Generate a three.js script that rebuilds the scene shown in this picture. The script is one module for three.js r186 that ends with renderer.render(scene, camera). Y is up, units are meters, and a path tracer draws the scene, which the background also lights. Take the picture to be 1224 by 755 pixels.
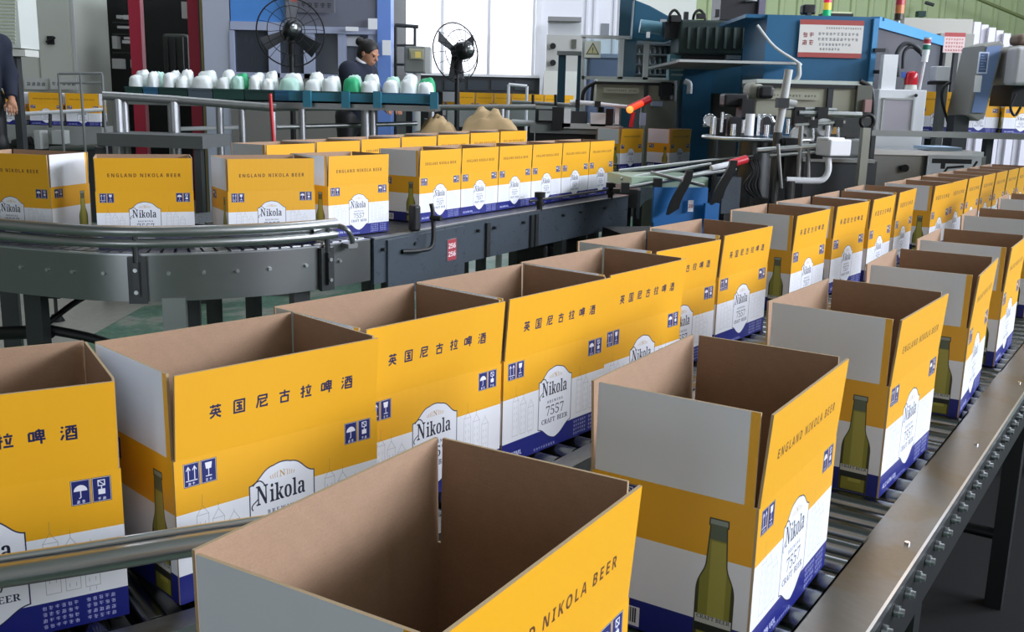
import * as THREE from 'three';
import { mergeGeometries, mergeVertices } from 'three/addons/utils/BufferGeometryUtils.js';
import { RoundedBoxGeometry } from 'three/addons/geometries/RoundedBoxGeometry.js';
import { MarchingCubes } from 'three/addons/objects/MarchingCubes.js';
import { ImprovedNoise } from 'three/addons/math/ImprovedNoise.js';
import { RectAreaLightUniformsLib } from 'three/addons/lights/RectAreaLightUniformsLib.js';

// ---------- camera ----------
const FW = 1224, FH = 755, FOC = 1201.3, PITCH = 12.245 * Math.PI / 180, ROLL = 1.417 * Math.PI / 180, CAMY = 1.57;
const scene = new THREE.Scene();
const camera = new THREE.PerspectiveCamera(2 * Math.atan(FH / 2 / FOC) * 180 / Math.PI, FW / FH, 0.05, 100);
const fwd = new THREE.Vector3(0, -Math.sin(PITCH), -Math.cos(PITCH));
const r0 = new THREE.Vector3(1, 0, 0), u0 = new THREE.Vector3().crossVectors(r0, fwd);
const RIGHT = r0.clone().multiplyScalar(Math.cos(ROLL)).addScaledVector(u0, Math.sin(ROLL));
const UP = u0.clone().multiplyScalar(Math.cos(ROLL)).addScaledVector(r0, -Math.sin(ROLL));
camera.position.set(0, CAMY, 0);
camera.up.copy(UP);
camera.lookAt(camera.position.clone().add(fwd));
const renderer = new THREE.WebGLRenderer({ antialias: true });
renderer.toneMapping = THREE.LinearToneMapping;
renderer.toneMappingExposure = 0.84;
renderer.shadowMap.enabled = true;
scene.background = new THREE.Color(0.9, 0.95, 1.0);

// ---------- daylight through windows, roof lights and two added gates (panes are built with the hall) ----------
RectAreaLightUniformsLib.init();
const DAY = 0xe9efff;
function areaLight(x, y, z, w, h, tx, ty, tz, power) {
  const l = new THREE.RectAreaLight(DAY, power, w, h);
  l.position.set(x, y, z); l.lookAt(tx, ty, tz); l.name = 'daylight'; scene.add(l);
  return l;
}
const SIDE_WINDOWS = [-9.6, -5.2, -0.8, 3.0];
for (const z of SIDE_WINDOWS) areaLight(10.9, 4.7, z, 3.4, 1.9, 0, 4.7, z, 39);
const ROOF_LIGHTS = [[-3.5, -15.4], [-3.5, -8.9], [1.5, -15.4], [1.5, -8.9], [6.5, -15.4], [6.5, -8.9]];
for (const [x, z] of ROOF_LIGHTS) areaLight(x, 8.4, z, 1.6, 5.0, x, 0, z - 0.001, 5);
areaLight(-3.6, 1.5, 4.9, 3.0, 2.8, -3.6, 1.5, 0, 2.6); // fill light at an added gate in the near wall
areaLight(10.9, 1.75, 3.5, 2.4, 3.2, 0, 1.75, 3.5, 5); // fill light at an added gate in the side wall
areaLight(-1.4, 3.2, -18.85, 3.4, 3.8, -1.4, 3.2, 0, 3);

// ---------- helpers ----------
const Vec = (x, y, z) => new THREE.Vector3(x, y, z);
function ray(u, v) { return fwd.clone().addScaledVector(RIGHT, (u - FW / 2) / FOC).addScaledVector(UP, (FH / 2 - v) / FOC); }
const at = (u, v, D) => { const r = ray(u, v); return camera.position.clone().addScaledVector(r, D / -r.z); }; // D: distance in front of the camera along the floor
const onY = (u, v, y) => { const r = ray(u, v); return camera.position.clone().addScaledVector(r, (y - CAMY) / r.y); };
let seed = 12345;
const rnd = () => { seed = (seed + 0x6d2b79f5) | 0; let t = Math.imul(seed ^ (seed >>> 15), 1 | seed); t = (t + Math.imul(t ^ (t >>> 7), 61 | t)) ^ t; return ((t ^ (t >>> 14)) >>> 0) / 4294967296; };
const rr = (a, b) => a + (b - a) * rnd();
const noise = new ImprovedNoise();
const used = new Map();
const numbered = (n) => { const k = used.get(n) ?? 0; used.set(n, k + 1); return k ? `${n}_${String(k).padStart(3, '0')}` : n; };
// a top-level Group at the base of a thing; its parts are given in world coordinates
function thing(name, label, category, base = Vec(0, 0, 0), group) {
  const o = new THREE.Group(); o.name = numbered(name); o.position.copy(base); scene.add(o);
  o.userData = { label, category }; if (group) o.userData.group = group;
  return o;
}
function structure(name, label, category) { const o = thing(name, label, category); o.userData.kind = 'structure'; return o; }
const offset = (o) => { const off = Vec(0, 0, 0); while (o && o !== scene) { off.add(o.position); o = o.parent; } return off; };
function part(parent, name, geos, mat, label) {
  const list = (Array.isArray(geos) ? geos : [geos]).map((g) => { const c = g.index ? g.toNonIndexed() : g.clone(); for (const k of Object.keys(c.attributes)) if (!['position', 'normal', 'uv'].includes(k)) c.deleteAttribute(k); if (!c.attributes.uv) c.setAttribute('uv', new THREE.BufferAttribute(new Float32Array(c.attributes.position.count * 2), 2)); c.clearGroups(); return c; });
  const g = list.length > 1 ? mergeGeometries(list) : list[0];
  const off = offset(parent);
  g.translate(-off.x, -off.y, -off.z);
  const m = new THREE.Mesh(g, mat); m.name = name; m.castShadow = m.receiveShadow = true;
  if (label) m.userData.label = label;
  parent.add(m); return m;
}
const meter = (g) => { // box-projected uv in metres
  const n = g.index ? g.toNonIndexed() : g, p = n.attributes.position, q = n.attributes.normal, uv = new Float32Array(p.count * 2);
  for (let i = 0; i < p.count; i++) {
    const ax = Math.abs(q.getX(i)), ay = Math.abs(q.getY(i)), az = Math.abs(q.getZ(i));
    if (ay >= ax && ay >= az) { uv[2 * i] = p.getX(i); uv[2 * i + 1] = p.getZ(i); } else if (ax >= az) { uv[2 * i] = p.getZ(i); uv[2 * i + 1] = p.getY(i); } else { uv[2 * i] = p.getX(i); uv[2 * i + 1] = p.getY(i); }
  }
  n.setAttribute('uv', new THREE.BufferAttribute(uv, 2)); return n;
};
const bx = (x0, x1, y0, y1, z0, z1) => new THREE.BoxGeometry(x1 - x0, y1 - y0, z1 - z0).translate((x0 + x1) / 2, (y0 + y1) / 2, (z0 + z1) / 2);
const cbox = (w, h, d, c, yaw = 0, r = 0) => (r ? new RoundedBoxGeometry(w, h, d, 2, Math.min(r, w / 2.1, h / 2.1, d / 2.1)) : new THREE.BoxGeometry(w, h, d)).rotateY(yaw).translate(c.x, c.y, c.z);
function rod(p, q, r, seg = 10, r2 = r) {
  const d = q.clone().sub(p), g = new THREE.CylinderGeometry(r2, r, d.length(), seg);
  g.applyQuaternion(new THREE.Quaternion().setFromUnitVectors(Vec(0, 1, 0), d.clone().normalize()));
  const c = p.clone().add(q).multiplyScalar(0.5); return g.translate(c.x, c.y, c.z);
}
const tube = (pts, r, n = 24, seg = 8, tension = 0.5) => new THREE.TubeGeometry(new THREE.CatmullRomCurve3(pts, false, 'catmullrom', tension), n, r, seg, false);
// box whose front face fills the pixel rectangle at camera depth D; t thick; down = reaches to height y
function pbox(ua, va, ub, vb, D, t = 0.3, o = {}) {
  const a = at((ua + ub) / 2, va, D), b = at((ua + ub) / 2, vb, D), w = Math.abs(ub - ua) * D / -ray((ua + ub) / 2, (va + vb) / 2).z / FOC, c = at((ua + ub) / 2, (va + vb) / 2, D);
  const top = a.y, bot = o.down !== undefined ? o.down : b.y, yaw = o.yaw ?? 0;
  const back = Vec(Math.sin(yaw), 0, Math.cos(yaw)).multiplyScalar(-t / 2);
  return cbox(w, Math.max(0.004, top - bot), t, Vec(c.x + back.x, (top + bot) / 2, c.z + back.z), yaw, o.r ?? 0);
}
const ptube = (pts, r, n = 24, seg = 8) => tube(pts.map((p) => at(...p)), r, n, seg);
const prod = (a, b, r, seg = 8) => rod(at(...a), at(...b), r, seg);

// ---------- textures ----------
function canvasTex(w, h, draw) {
  const c = document.createElement('canvas'); c.width = w; c.height = h; const x = c.getContext('2d'); draw(x, w, h);
  const t = new THREE.CanvasTexture(c); t.colorSpace = THREE.SRGBColorSpace; t.anisotropy = 8; return t;
}
function noiseTex(size, fn, srgb = true, rep = 1) {
  const d = new Uint8Array(size * size * 4);
  for (let y = 0; y < size; y++) for (let x = 0; x < size; x++) { const c = fn(x / size, y / size, x, y), i = (y * size + x) * 4; d[i] = c[0]; d[i + 1] = c[1]; d[i + 2] = c[2]; d[i + 3] = 255; }
  const t = new THREE.DataTexture(d, size, size); t.magFilter = THREE.LinearFilter; t.minFilter = THREE.LinearMipmapLinearFilter; t.generateMipmaps = true; t.wrapS = t.wrapT = THREE.RepeatWrapping; t.repeat.set(rep, rep);
  if (srgb) t.colorSpace = THREE.SRGBColorSpace; t.needsUpdate = true; return t;
}
// tiling noise from points on two circles
const tn = (u, v, f, s) => { const a = 2 * Math.PI * u, b = 2 * Math.PI * v; return noise.noise(Math.cos(a) * f + s, Math.sin(a) * f + Math.cos(b) * f * 0.7 + s * 1.7, Math.sin(b) * f + s * 0.3); };

// ---------- materials ----------
const std = (color, roughness = 0.6, metalness = 0, extra = {}) => new THREE.MeshStandardMaterial({ color, roughness, metalness, ...extra });
const scuff = noiseTex(256, (u, v) => { const n = 170 + 45 * tn(u, v, 3, 1) + 40 * tn(u, v, 11, 4) + rr(-14, 14); return [n, n, n]; }, false, 1.3);
const brush = noiseTex(256, (u, v, x, y) => { const n = 150 + 45 * noise.noise(y * 0.9, u * 2, 3) + 30 * tn(u, v, 4, 9); return [n, n, n]; }, false, 2);
const M = {
  steel: std(0xb2b4b3, 0.36, 1),
  steelBright: std(0xd6d8da, 0.3, 1),
  steelDull: std(0x8f918f, 0.6, 0.9, { roughnessMap: scuff }),
  chrome: std(0xe4e6ea, 0.14, 1),
  darkSteel: std(0x4b4d4d, 0.55, 0.7, { roughnessMap: scuff }),
  slate: std(0x4c545c, 0.5, 0.25, { roughnessMap: scuff }),
  black: std(0x121314, 0.5),
  blackRubber: std(0x0d0e0e, 0.8),
  darkGrey: std(0x35383a, 0.6),
  grey: std(0x7d807e, 0.6),
  paleGrey: std(0xb9bbb8, 0.6),
  white: std(0xe9eaec, 0.5),
  offWhite: std(0xd8d8cf, 0.65),
  teal: std(0x17526b, 0.5, 0.05),
  tealDark: std(0x153f4e, 0.55),
  blue: std(0x155a80, 0.45, 0.05),
  blueEdge: std(0x4a8fc0, 0.45),
  bracketBlue: std(0x1668ab, 0.45),
  skyBlue: std(0x4f8bd2, 0.45),
  lilac: std(0xa9b0c8, 0.5, 0.2),
  red: std(0xa3243a, 0.5),
  redBright: std(0xc8232b, 0.4),
  green: std(0x2f8f5c, 0.55),
  greenDark: std(0x1c3f38, 0.6),
  motorGreen: std(0x22302d, 0.5, 0.3),
  beige: std(0xaaa893, 0.55),
  glass: new THREE.MeshPhysicalMaterial({ color: 0xdfe8ea, roughness: 0.08, transmission: 1, thickness: 0, ior: 1.45 }),
  smoke: new THREE.MeshPhysicalMaterial({ color: 0x8b93a0, roughness: 0.12, transmission: 0.85, thickness: 0, ior: 1.45 }),
  skin: std(0xb98467, 0.6),
  hair: std(0x17120f, 0.55),
  navy: std(0x1d2334, 0.85),
};
// ---------- hall ----------
const epoxy = noiseTex(512, (u, v) => {
  const n = tn(u, v, 1.4, 2), k = tn(u, v, 5, 7), w = THREE.MathUtils.smoothstep(n + 0.35 * k, -0.05, 0.3), s = 0.9 + 0.12 * tn(u, v, 16, 3) + rr(-0.03, 0.03);
  return [(100 + 62 * w) * s, (142 + 26 * w) * s, (119 + 34 * w) * s].map((c) => Math.max(0, Math.min(255, c)));
}, true, 0.22);
M.floor = std(0xffffff, 0.75, 0, { map: epoxy, roughnessMap: scuff });
M.concrete = std(0xa7a59b, 0.6, 0, { roughnessMap: scuff });
M.wallPaint = std(0xdadbd2, 0.8);
M.sheet = std(0xa3b184, 0.6);
M.roof = std(0x7f857c, 0.8);
M.sheetDull = std(0x8a8880, 0.7);
M.day = new THREE.MeshStandardMaterial({ color: 0xffffff, emissive: 0xf6f8ff, emissiveIntensity: 1.3, roughness: 0.4 });
{
  const f = structure('floor', 'green epoxy factory floor with pale worn patches', 'floor');
  part(f, 'floor_slab', meter(bx(-11, 11, -0.12, 0, -19, 5)), M.floor);
  part(f, 'shade_sheet', meter(bx(0.9, 3.6, 0, 0.012, -6.2, 0.9)), std(0x060606, 1), 'near black sheet painting in the shade beside the outer lane');  // near-black sheet paints in the shade on the floor beside the lane
  part(f, 'walkway', meter(bx(-11, -2.72, 0, 0.003, -7.6, -5.6)), M.concrete, 'pale grey concrete walkway strip');
  const c = structure('ceiling', 'grey sheet roof with long roof lights', 'ceiling');
  // roof pieces around the six roof lights
  const xs = [-11, -4.3, -2.7, 0.7, 2.3, 5.7, 7.3, 11], zs = [-19, -17.9, -12.9, -11.4, -6.4, 5];
  for (let i = 0; i < 7; i++) for (let k = 0; k < 5; k++) if (!(i % 2 === 1 && (k === 1 || k === 3))) part(c, 'roof_sheet', bx(xs[i], xs[i + 1], 8.5, 8.65, zs[k], zs[k + 1]), M.roof);
  for (const [x, z] of ROOF_LIGHTS) part(c, 'roof_light_window', bx(x - 0.8, x + 0.8, 8.52, 8.6, z - 2.5, z + 2.5), M.day);
  const back = structure('wall_back', 'pale back wall with a tall bright window', 'wall');
  const X0 = -3.1, X1 = 0.3;
  part(back, 'wall_panel', [bx(-11, X0, 0, 8.5, -19.2, -19), bx(X1, 3.2, 0, 8.5, -19.2, -19), bx(X0, X1, 0, 1.3, -19.2, -19), bx(X0, X1, 5.1, 8.5, -19.2, -19)], M.wallPaint);
  // green profiled sheets towards the right
  const sheet = (x0, x1, y0, y1, z) => { const gs = [], n = Math.round((x1 - x0) / 0.32); for (let i = 0; i < n; i++) { const a = x0 + (x1 - x0) * i / n, b = x0 + (x1 - x0) * (i + 1) / n, s = new THREE.Shape(); const w = b - a; s.moveTo(0, 0); s.lineTo(0, 0.02); s.lineTo(w * 0.62, 0.02); s.lineTo(w * 0.7, 0.06); s.lineTo(w * 0.92, 0.06); s.lineTo(w, 0.02); s.lineTo(w, 0); const g = new THREE.ExtrudeGeometry(s, { depth: y1 - y0, bevelEnabled: false }).rotateX(-Math.PI / 2).translate(a, y0, z + 0.0); gs.push(g.scale(1, 1, 1)); } return gs; };
  const sh = sheet(3.2, 11, 0, 8.5, 0);
  sh.forEach((g) => { g.scale(1, 1, -1); const ix = g.attributes.position; const n = g.attributes.normal; g.translate(0, 0, -19.12); part(back, 'profiled_sheet', mergeVerticesSafe(g), M.sheet); });
  const win = structure('window_1', 'tall overexposed white window in the back wall', 'window');
  part(win, 'window_pane', bx(X0, X1, 1.3, 5.1, -19.12, -19.08), M.day);
  part(win, 'window_frame', [bx(X0, X1, 1.24, 1.32, -19.1, -18.96), bx(X0, X1, 5.06, 5.14, -19.1, -18.96)], M.paleGrey);
  for (const x of [X0 + 0.03, -2.25, -1.4, -0.55, X1 - 0.03]) part(win, 'mullion', bx(x - 0.03, x + 0.03, 1.3, 5.1, -19.08, -19), M.white);
  const right = structure('wall_right', 'grey sheet side wall with four high windows', 'wall');
  const zz = [-19.2]; for (const z of SIDE_WINDOWS) zz.push(z - 1.7, z + 1.7); zz.push(5);
  const rp = [bx(11, 11.2, 0, 3, -19.2, 2.2), bx(11, 11.2, 0, 3, 4.8, 5), bx(11, 11.2, 5.7, 8.5, -19.2, 5)];
  for (let i = 0; i < zz.length; i += 2) rp.push(bx(11, 11.2, 3, 5.7, zz[i], zz[i + 1]));
  for (const z of SIDE_WINDOWS) rp.push(bx(11, 11.2, 3, 3.7, z - 1.7, z + 1.7));
  part(right, 'wall_panel', rp, M.sheetDull);
  SIDE_WINDOWS.forEach((z, i) => { const w = structure(`window_${i + 2}`, `bright high side window ${['at the back end', 'second from the back', 'second from the front', 'at the front end'][i]} of the right wall`, 'window'); part(w, 'window_pane', bx(11.04, 11.08, 3.7, 5.7, z - 1.7, z + 1.7), M.day); part(w, 'window_frame', [bx(10.96, 11.1, 3.66, 3.72, z - 1.7, z + 1.7), bx(10.98, 11.1, 3.7, 5.7, z - 0.03, z + 0.03)], M.paleGrey); });
  { const d = structure('door_1', 'tall glazed gate added for light at the near end of the side wall', 'door'); part(d, 'door_pane', bx(11.04, 11.08, 0, 3, 2.2, 4.8), M.gateFill = new THREE.MeshStandardMaterial({ color: 0xffffff, emissive: 0xf6f8ff, emissiveIntensity: 2.0, roughness: 0.4 })).name = 'added_gate_window'; part(d, 'door_frame', [bx(10.98, 11.1, 0, 3, 3.46, 3.54), bx(10.98, 11.1, 1.4, 1.5, 2.2, 4.8)], M.paleGrey); }  // added gate, its pane glows for fill and the fascia reflection
  part(structure('wall_left', 'plain grey sheet left wall of the hall', 'wall'), 'wall_panel', bx(-11.2, -11, 0, 8.5, -19.2, 5), M.sheetDull);
  part(structure('wall_front', 'grey sheet wall at the near end with an added glazed gate', 'wall'), 'wall_panel', [bx(-11.2, -5.2, 0, 8.5, 5, 5.2), bx(-2.0, 11.2, 0, 8.5, 5, 5.2), bx(-5.2, -2.0, 3, 8.5, 5, 5.2)], M.sheetDull);
  { const d = structure('door_2', 'glazed gate added for fill light in the near wall', 'door'); part(d, 'added_gate_window', bx(-5.2, -2.0, 0, 3, 5.04, 5.08), new THREE.MeshStandardMaterial({ color: 0xffffff, emissive: 0xf6f8ff, emissiveIntensity: 0.5, roughness: 0.4 })); part(d, 'door_frame', [bx(-3.64, -3.56, 0, 3, 4.96, 5.1), bx(-5.2, -2.0, 1.4, 1.5, 4.96, 5.1)], M.paleGrey); }  // added gate, its faint glow goes with the fill light
}
function mergeVerticesSafe(g) { const n = g.index ? g.toNonIndexed() : g; n.computeVertexNormals(); return n; }
// ---------- printed cartons ----------
const CL = 0.38, CW = 0.26, CF = 0.135, CY = 0.087, CWH = 0.0995, CB = 0.0465, CH = CY + CWH + CB, CT = CH + CF, BT = 0.004;
const GLYPHS = { // strokes on a 100 x 100 square
  ying: [[10, 18, 90, 18], [33, 6, 33, 30], [67, 6, 67, 30], [24, 42, 76, 42, 76, 62], [24, 42, 24, 62], [8, 62, 92, 62], [50, 30, 50, 62, 34, 84, 12, 95], [52, 64, 66, 84, 90, 95]],
  guo: [[12, 10, 88, 10, 88, 94, 12, 94, 12, 10], [28, 28, 72, 28], [30, 50, 70, 50], [26, 76, 74, 76], [50, 28, 50, 76], [60, 58, 68, 67]],
  ni: [[18, 12, 84, 12, 84, 36, 18, 36], [18, 12, 18, 52, 6, 94], [82, 50, 36, 68], [36, 46, 36, 88, 86, 88, 88, 76]],
  gu: [[8, 26, 92, 26], [50, 6, 50, 50], [22, 50, 78, 50, 78, 92, 22, 92, 22, 50]],
  la: [[6, 28, 38, 28], [24, 6, 24, 90, 12, 86], [4, 62, 40, 48], [66, 6, 70, 16], [46, 24, 94, 24], [58, 36, 64, 74], [84, 34, 74, 76], [42, 88, 96, 88]],
  pi: [[6, 24, 30, 24, 30, 72, 6, 72, 6, 24], [64, 4, 58, 15], [44, 16, 86, 16, 86, 52, 44, 52, 44, 16], [44, 34, 86, 34], [65, 16, 65, 52], [36, 69, 96, 69], [58, 52, 46, 68], [72, 52, 72, 98]],
  jiu: [[10, 10, 20, 20], [6, 36, 16, 46], [6, 94, 22, 62], [32, 14, 96, 14], [38, 32, 92, 32, 92, 94, 38, 94, 38, 32], [56, 14, 56, 50, 44, 60], [74, 14, 74, 52, 88, 55], [38, 75, 92, 75]],
};
function strokeGlyph(x, st, px, py, s, lw, color) {
  x.strokeStyle = color; x.lineWidth = lw; x.lineCap = 'butt'; x.lineJoin = 'miter';
  for (const p of st) { x.beginPath(); x.moveTo(px + p[0] * s / 100, py + p[1] * s / 100); for (let i = 2; i < p.length; i += 2) x.lineTo(px + p[i] * s / 100, py + p[i + 1] * s / 100); x.stroke(); }
}
// a dense little block of strokes, for print too small to read
function tinyGlyph(x, px, py, s, color, lw = s * 0.11) {
  x.strokeStyle = color; x.lineWidth = lw; x.lineCap = 'butt'; x.beginPath();
  const q = (a) => px + a * s, w = (a) => py + a * s, k = Math.floor(rr(0, 4));
  x.moveTo(q(0.08), w(rr(0.15, 0.3))); x.lineTo(q(0.92), w(rr(0.15, 0.3))); x.moveTo(q(0.1), w(0.55)); x.lineTo(q(0.9), w(0.55));
  x.moveTo(q(rr(0.3, 0.6)), w(0.02)); x.lineTo(q(rr(0.3, 0.6)), w(0.95));
  if (k > 0) { x.moveTo(q(0.2), w(0.9)); x.lineTo(q(0.8), w(0.9)); } if (k > 1) { x.moveTo(q(0.8), w(0.3)); x.lineTo(q(0.82), w(0.95)); } if (k > 2) { x.moveTo(q(0.3), w(0.6)); x.lineTo(q(0.08), w(0.97)); }
  x.stroke();
}
const YEL = '#f0ae1a', WHI = '#edeef2', NAV = '#17207a', INK = '#1a1c4c';
const PX = 2700; // pixels per metre of print
function bandPrint(x, w, h, fn) {
  x.fillStyle = YEL; x.fillRect(0, 0, w, h);
  x.fillStyle = WHI; x.fillRect(0, (CF + CY) * PX, w, CWH * PX);
  x.fillStyle = NAV; x.fillRect(0, (CF + CY + CWH) * PX, w, CB * PX + 4);
}
function icons(x, cx, kind) { // pair of handling marks
  const s = 0.0265 * PX, y = (CF + 0.008) * PX, g = 0.001 * PX, hgt = 0.038 * PX;
  for (let i = 0; i < 2; i++) {
    const px = cx + (i ? g : -s - g);
    x.fillStyle = '#1c2568'; x.fillRect(px, y, s, hgt); x.strokeStyle = '#e6e2cf'; x.lineWidth = 2; x.strokeRect(px + 3, y + 3, s - 6, hgt - 6);
    x.strokeStyle = x.fillStyle = '#eceaf2'; x.lineWidth = 4; x.beginPath();
    const m = px + s / 2;
    if (kind === 0 && i === 0) { for (const o of [-14, 14]) { x.moveTo(m + o, y + 72); x.lineTo(m + o, y + 20); x.moveTo(m + o - 9, y + 32); x.lineTo(m + o, y + 16); x.lineTo(m + o + 9, y + 32); } x.moveTo(m - 26, y + 76); x.lineTo(m + 26, y + 76); x.stroke(); } else if (kind === 0) { x.moveTo(m - 16, y + 14); x.lineTo(m + 16, y + 14); x.lineTo(m + 12, y + 42); x.lineTo(m - 12, y + 42); x.closePath(); x.fill(); x.beginPath(); x.moveTo(m, y + 42); x.lineTo(m, y + 72); x.moveTo(m - 14, y + 73); x.lineTo(m + 14, y + 73); x.stroke(); } else if (i === 0) { x.arc(m, y + 46, 25, Math.PI, 0); x.fill(); x.beginPath(); x.moveTo(m, y + 40); x.lineTo(m, y + 72); x.lineTo(m - 7, y + 76); x.stroke(); } else { x.strokeRect(m - 12, y + 14, 24, 22); x.moveTo(m - 12, y + 14); x.lineTo(m + 12, y + 36); x.stroke(); x.fillRect(m - 13, y + 50, 26, 22); x.beginPath(); x.moveTo(m, y + 36); x.lineTo(m, y + 50); x.stroke(); }
    for (let k = 0; k < 2; k++) tinyGlyph(x, m - 16 + k * 18, y + hgt - 20, 13, '#eceaf2', 2);
  }
}
function plaque(x, cx, lang) {
  const w = 0.122 * PX, top = (CF + CY - 0.042) * PX, sh = (CF + CY - 0.014) * PX, lo = (CF + CY + CWH - 0.004) * PX, bot = (CF + CY + CWH + 0.026) * PX, l = cx - w / 2, r = cx + w / 2;
  const path = (o) => { x.beginPath(); x.moveTo(l + o, sh); x.bezierCurveTo(l + w * 0.16, sh - 6, l + w * 0.18, top + 10 + o, cx - w * 0.13, top + 6 + o); x.quadraticCurveTo(cx, top - 10 + o, cx + w * 0.13, top + 6 + o); x.bezierCurveTo(r - w * 0.18, top + 10 + o, r - w * 0.16, sh - 6, r - o, sh); x.lineTo(r - o, lo); x.bezierCurveTo(r - w * 0.2, lo + 8, r - w * 0.22, bot - 18 - o, cx, bot - o); x.bezierCurveTo(l + w * 0.22, bot - 18 - o, l + w * 0.2, lo + 8, l + o, lo); x.closePath(); };
  path(0); x.fillStyle = '#eff0f6'; x.fill(); x.strokeStyle = '#23284a'; x.lineWidth = 5; x.stroke();
  x.textAlign = 'center'; x.textBaseline = 'middle';
  x.strokeStyle = '#c9a469'; x.lineWidth = 3; x.fillStyle = '#c9a469'; x.font = 'bold 40px serif'; x.fillText('N', cx, top + 52);
  for (const s of [-1, 1]) { x.beginPath(); for (let k = 0; k < 4; k++) { x.moveTo(cx + s * (24 + k * 11), top + 66); x.quadraticCurveTo(cx + s * (30 + k * 11), top + 48, cx + s * (22 + k * 12), top + 38 + k * 5); } x.stroke(); }
  // black-letter name
  const ny = (CF + CY + 0.006) * PX; x.fillStyle = '#14162c'; x.strokeStyle = '#14162c';
  x.save(); x.translate(cx - 104, ny); x.scale(0.86, 1.35); x.font = 'bold 92px serif'; x.fillText('N', 0, 0); x.restore();
  x.lineWidth = 5; x.beginPath(); x.moveTo(cx - 150, ny + 60); x.bezierCurveTo(cx - 170, ny + 30, cx - 130, ny + 26, cx - 122, ny + 10); x.moveTo(cx - 148, ny - 52); x.bezierCurveTo(cx - 120, ny - 84, cx - 100, ny - 66, cx - 88, ny - 40); x.stroke();
  x.save(); x.translate(cx + 26, ny + 4); x.scale(0.86, 1.28); x.font = 'bold 84px serif'; x.fillText('ikola', 0, 0); x.restore();
  x.font = 'bold 24px serif'; x.fillStyle = '#3a3d55'; x.fillText('B R E W I N G', cx, ny + 84);
  x.font = '84px serif'; x.fillStyle = '#1b1d36'; x.fillText('7557', cx, ny + 140);
  x.font = 'bold 40px serif'; x.fillText('CRAFT  BEER', cx, ny + 204);
}
function bluePrint(x, w, cn) {
  const y = (CF + CY + CWH) * PX;
  x.textAlign = 'left'; x.textBaseline = 'middle'; x.fillStyle = '#d5d8f2';
  x.font = 'bold 40px sans-serif'; x.fillText(cn ? '207ML' : 'ALC.4.0% VOL', 60, y + 78);
  x.font = '18px sans-serif';
  for (let r = 0; r < 4; r++) for (let k = 0; k < 12; k++) if (k !== 6) tinyGlyph(x, w - 320 + k * 23, y + 14 + r * 26, 18, '#c9cdee', 2.2);
  for (let k = 0; k < 9; k++) tinyGlyph(x, 330 + k * 0 + k * 24 - 30, y + 96, 18, '#b9bee8', 2.2);
}
function sketch(x, w) { // faint line drawing of a brewery on both sides of the plaque
  x.lineWidth = 2;
  for (const [bx0, s] of [[90, 1], [w - 300, -1]]) for (let k = 0; k < 3; k++) {
    const px = bx0 + k * 72, top = (CF + CY - 0.006 + 0.012 * k) * PX, base = (CF + CY + CWH - 0.012) * PX;
    x.strokeStyle = 'rgba(120,118,120,0.55)'; x.strokeRect(px, top + 40, 54, base - top - 40); x.beginPath(); x.moveTo(px, top + 40); x.lineTo(px + 27, top); x.lineTo(px + 54, top + 40); x.moveTo(px + 27, top); x.lineTo(px + 27, top - 50 + k * 20);
    for (let r = 0; r < 4; r++) { x.moveTo(px + 14, top + 70 + r * 40); x.lineTo(px + 14, top + 88 + r * 40); x.moveTo(px + 38, top + 70 + r * 40); x.lineTo(px + 38, top + 88 + r * 40); } x.stroke();
  }
}
const LW = Math.round(CL * PX), LH = Math.round(CT * PX), SW = Math.round(CW * PX);
const texCN = canvasTex(LW, LH, (x, w, h) => {
  bandPrint(x, w, h); sketch(x, w); plaque(x, w * 0.49); icons(x, 0.042 * PX, 0); icons(x, w - 0.042 * PX, 1); bluePrint(x, w, true); plaque(x, w * 0.49);
  const s = 0.0235 * PX, x0 = w * 0.145, x1 = w * 0.86 - s; Object.values(GLYPHS).forEach((g, i) => strokeGlyph(x, g, x0 + (x1 - x0) * i / 6, CF * 0.5 * PX - s / 2, s, s * 0.125, INK));
});
const texEN = canvasTex(LW, LH, (x, w, h) => {
  bandPrint(x, w, h); sketch(x, w); icons(x, 0.042 * PX, 0); icons(x, w - 0.042 * PX, 1); bluePrint(x, w, false); plaque(x, w * 0.49);
  x.fillStyle = '#5b3222'; x.textAlign = 'left'; x.textBaseline = 'middle'; x.font = 'bold 54px sans-serif'; const txt = 'ENGLAND NIKOLA BEER'; let tw = 0; for (const c of txt) tw += x.measureText(c).width; const gap = (w * 0.76 - tw) / (txt.length - 1); let px = w * 0.12; for (const c of txt) { x.fillText(c, px, CF * 0.52 * PX); px += x.measureText(c).width + gap; }
});
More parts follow.
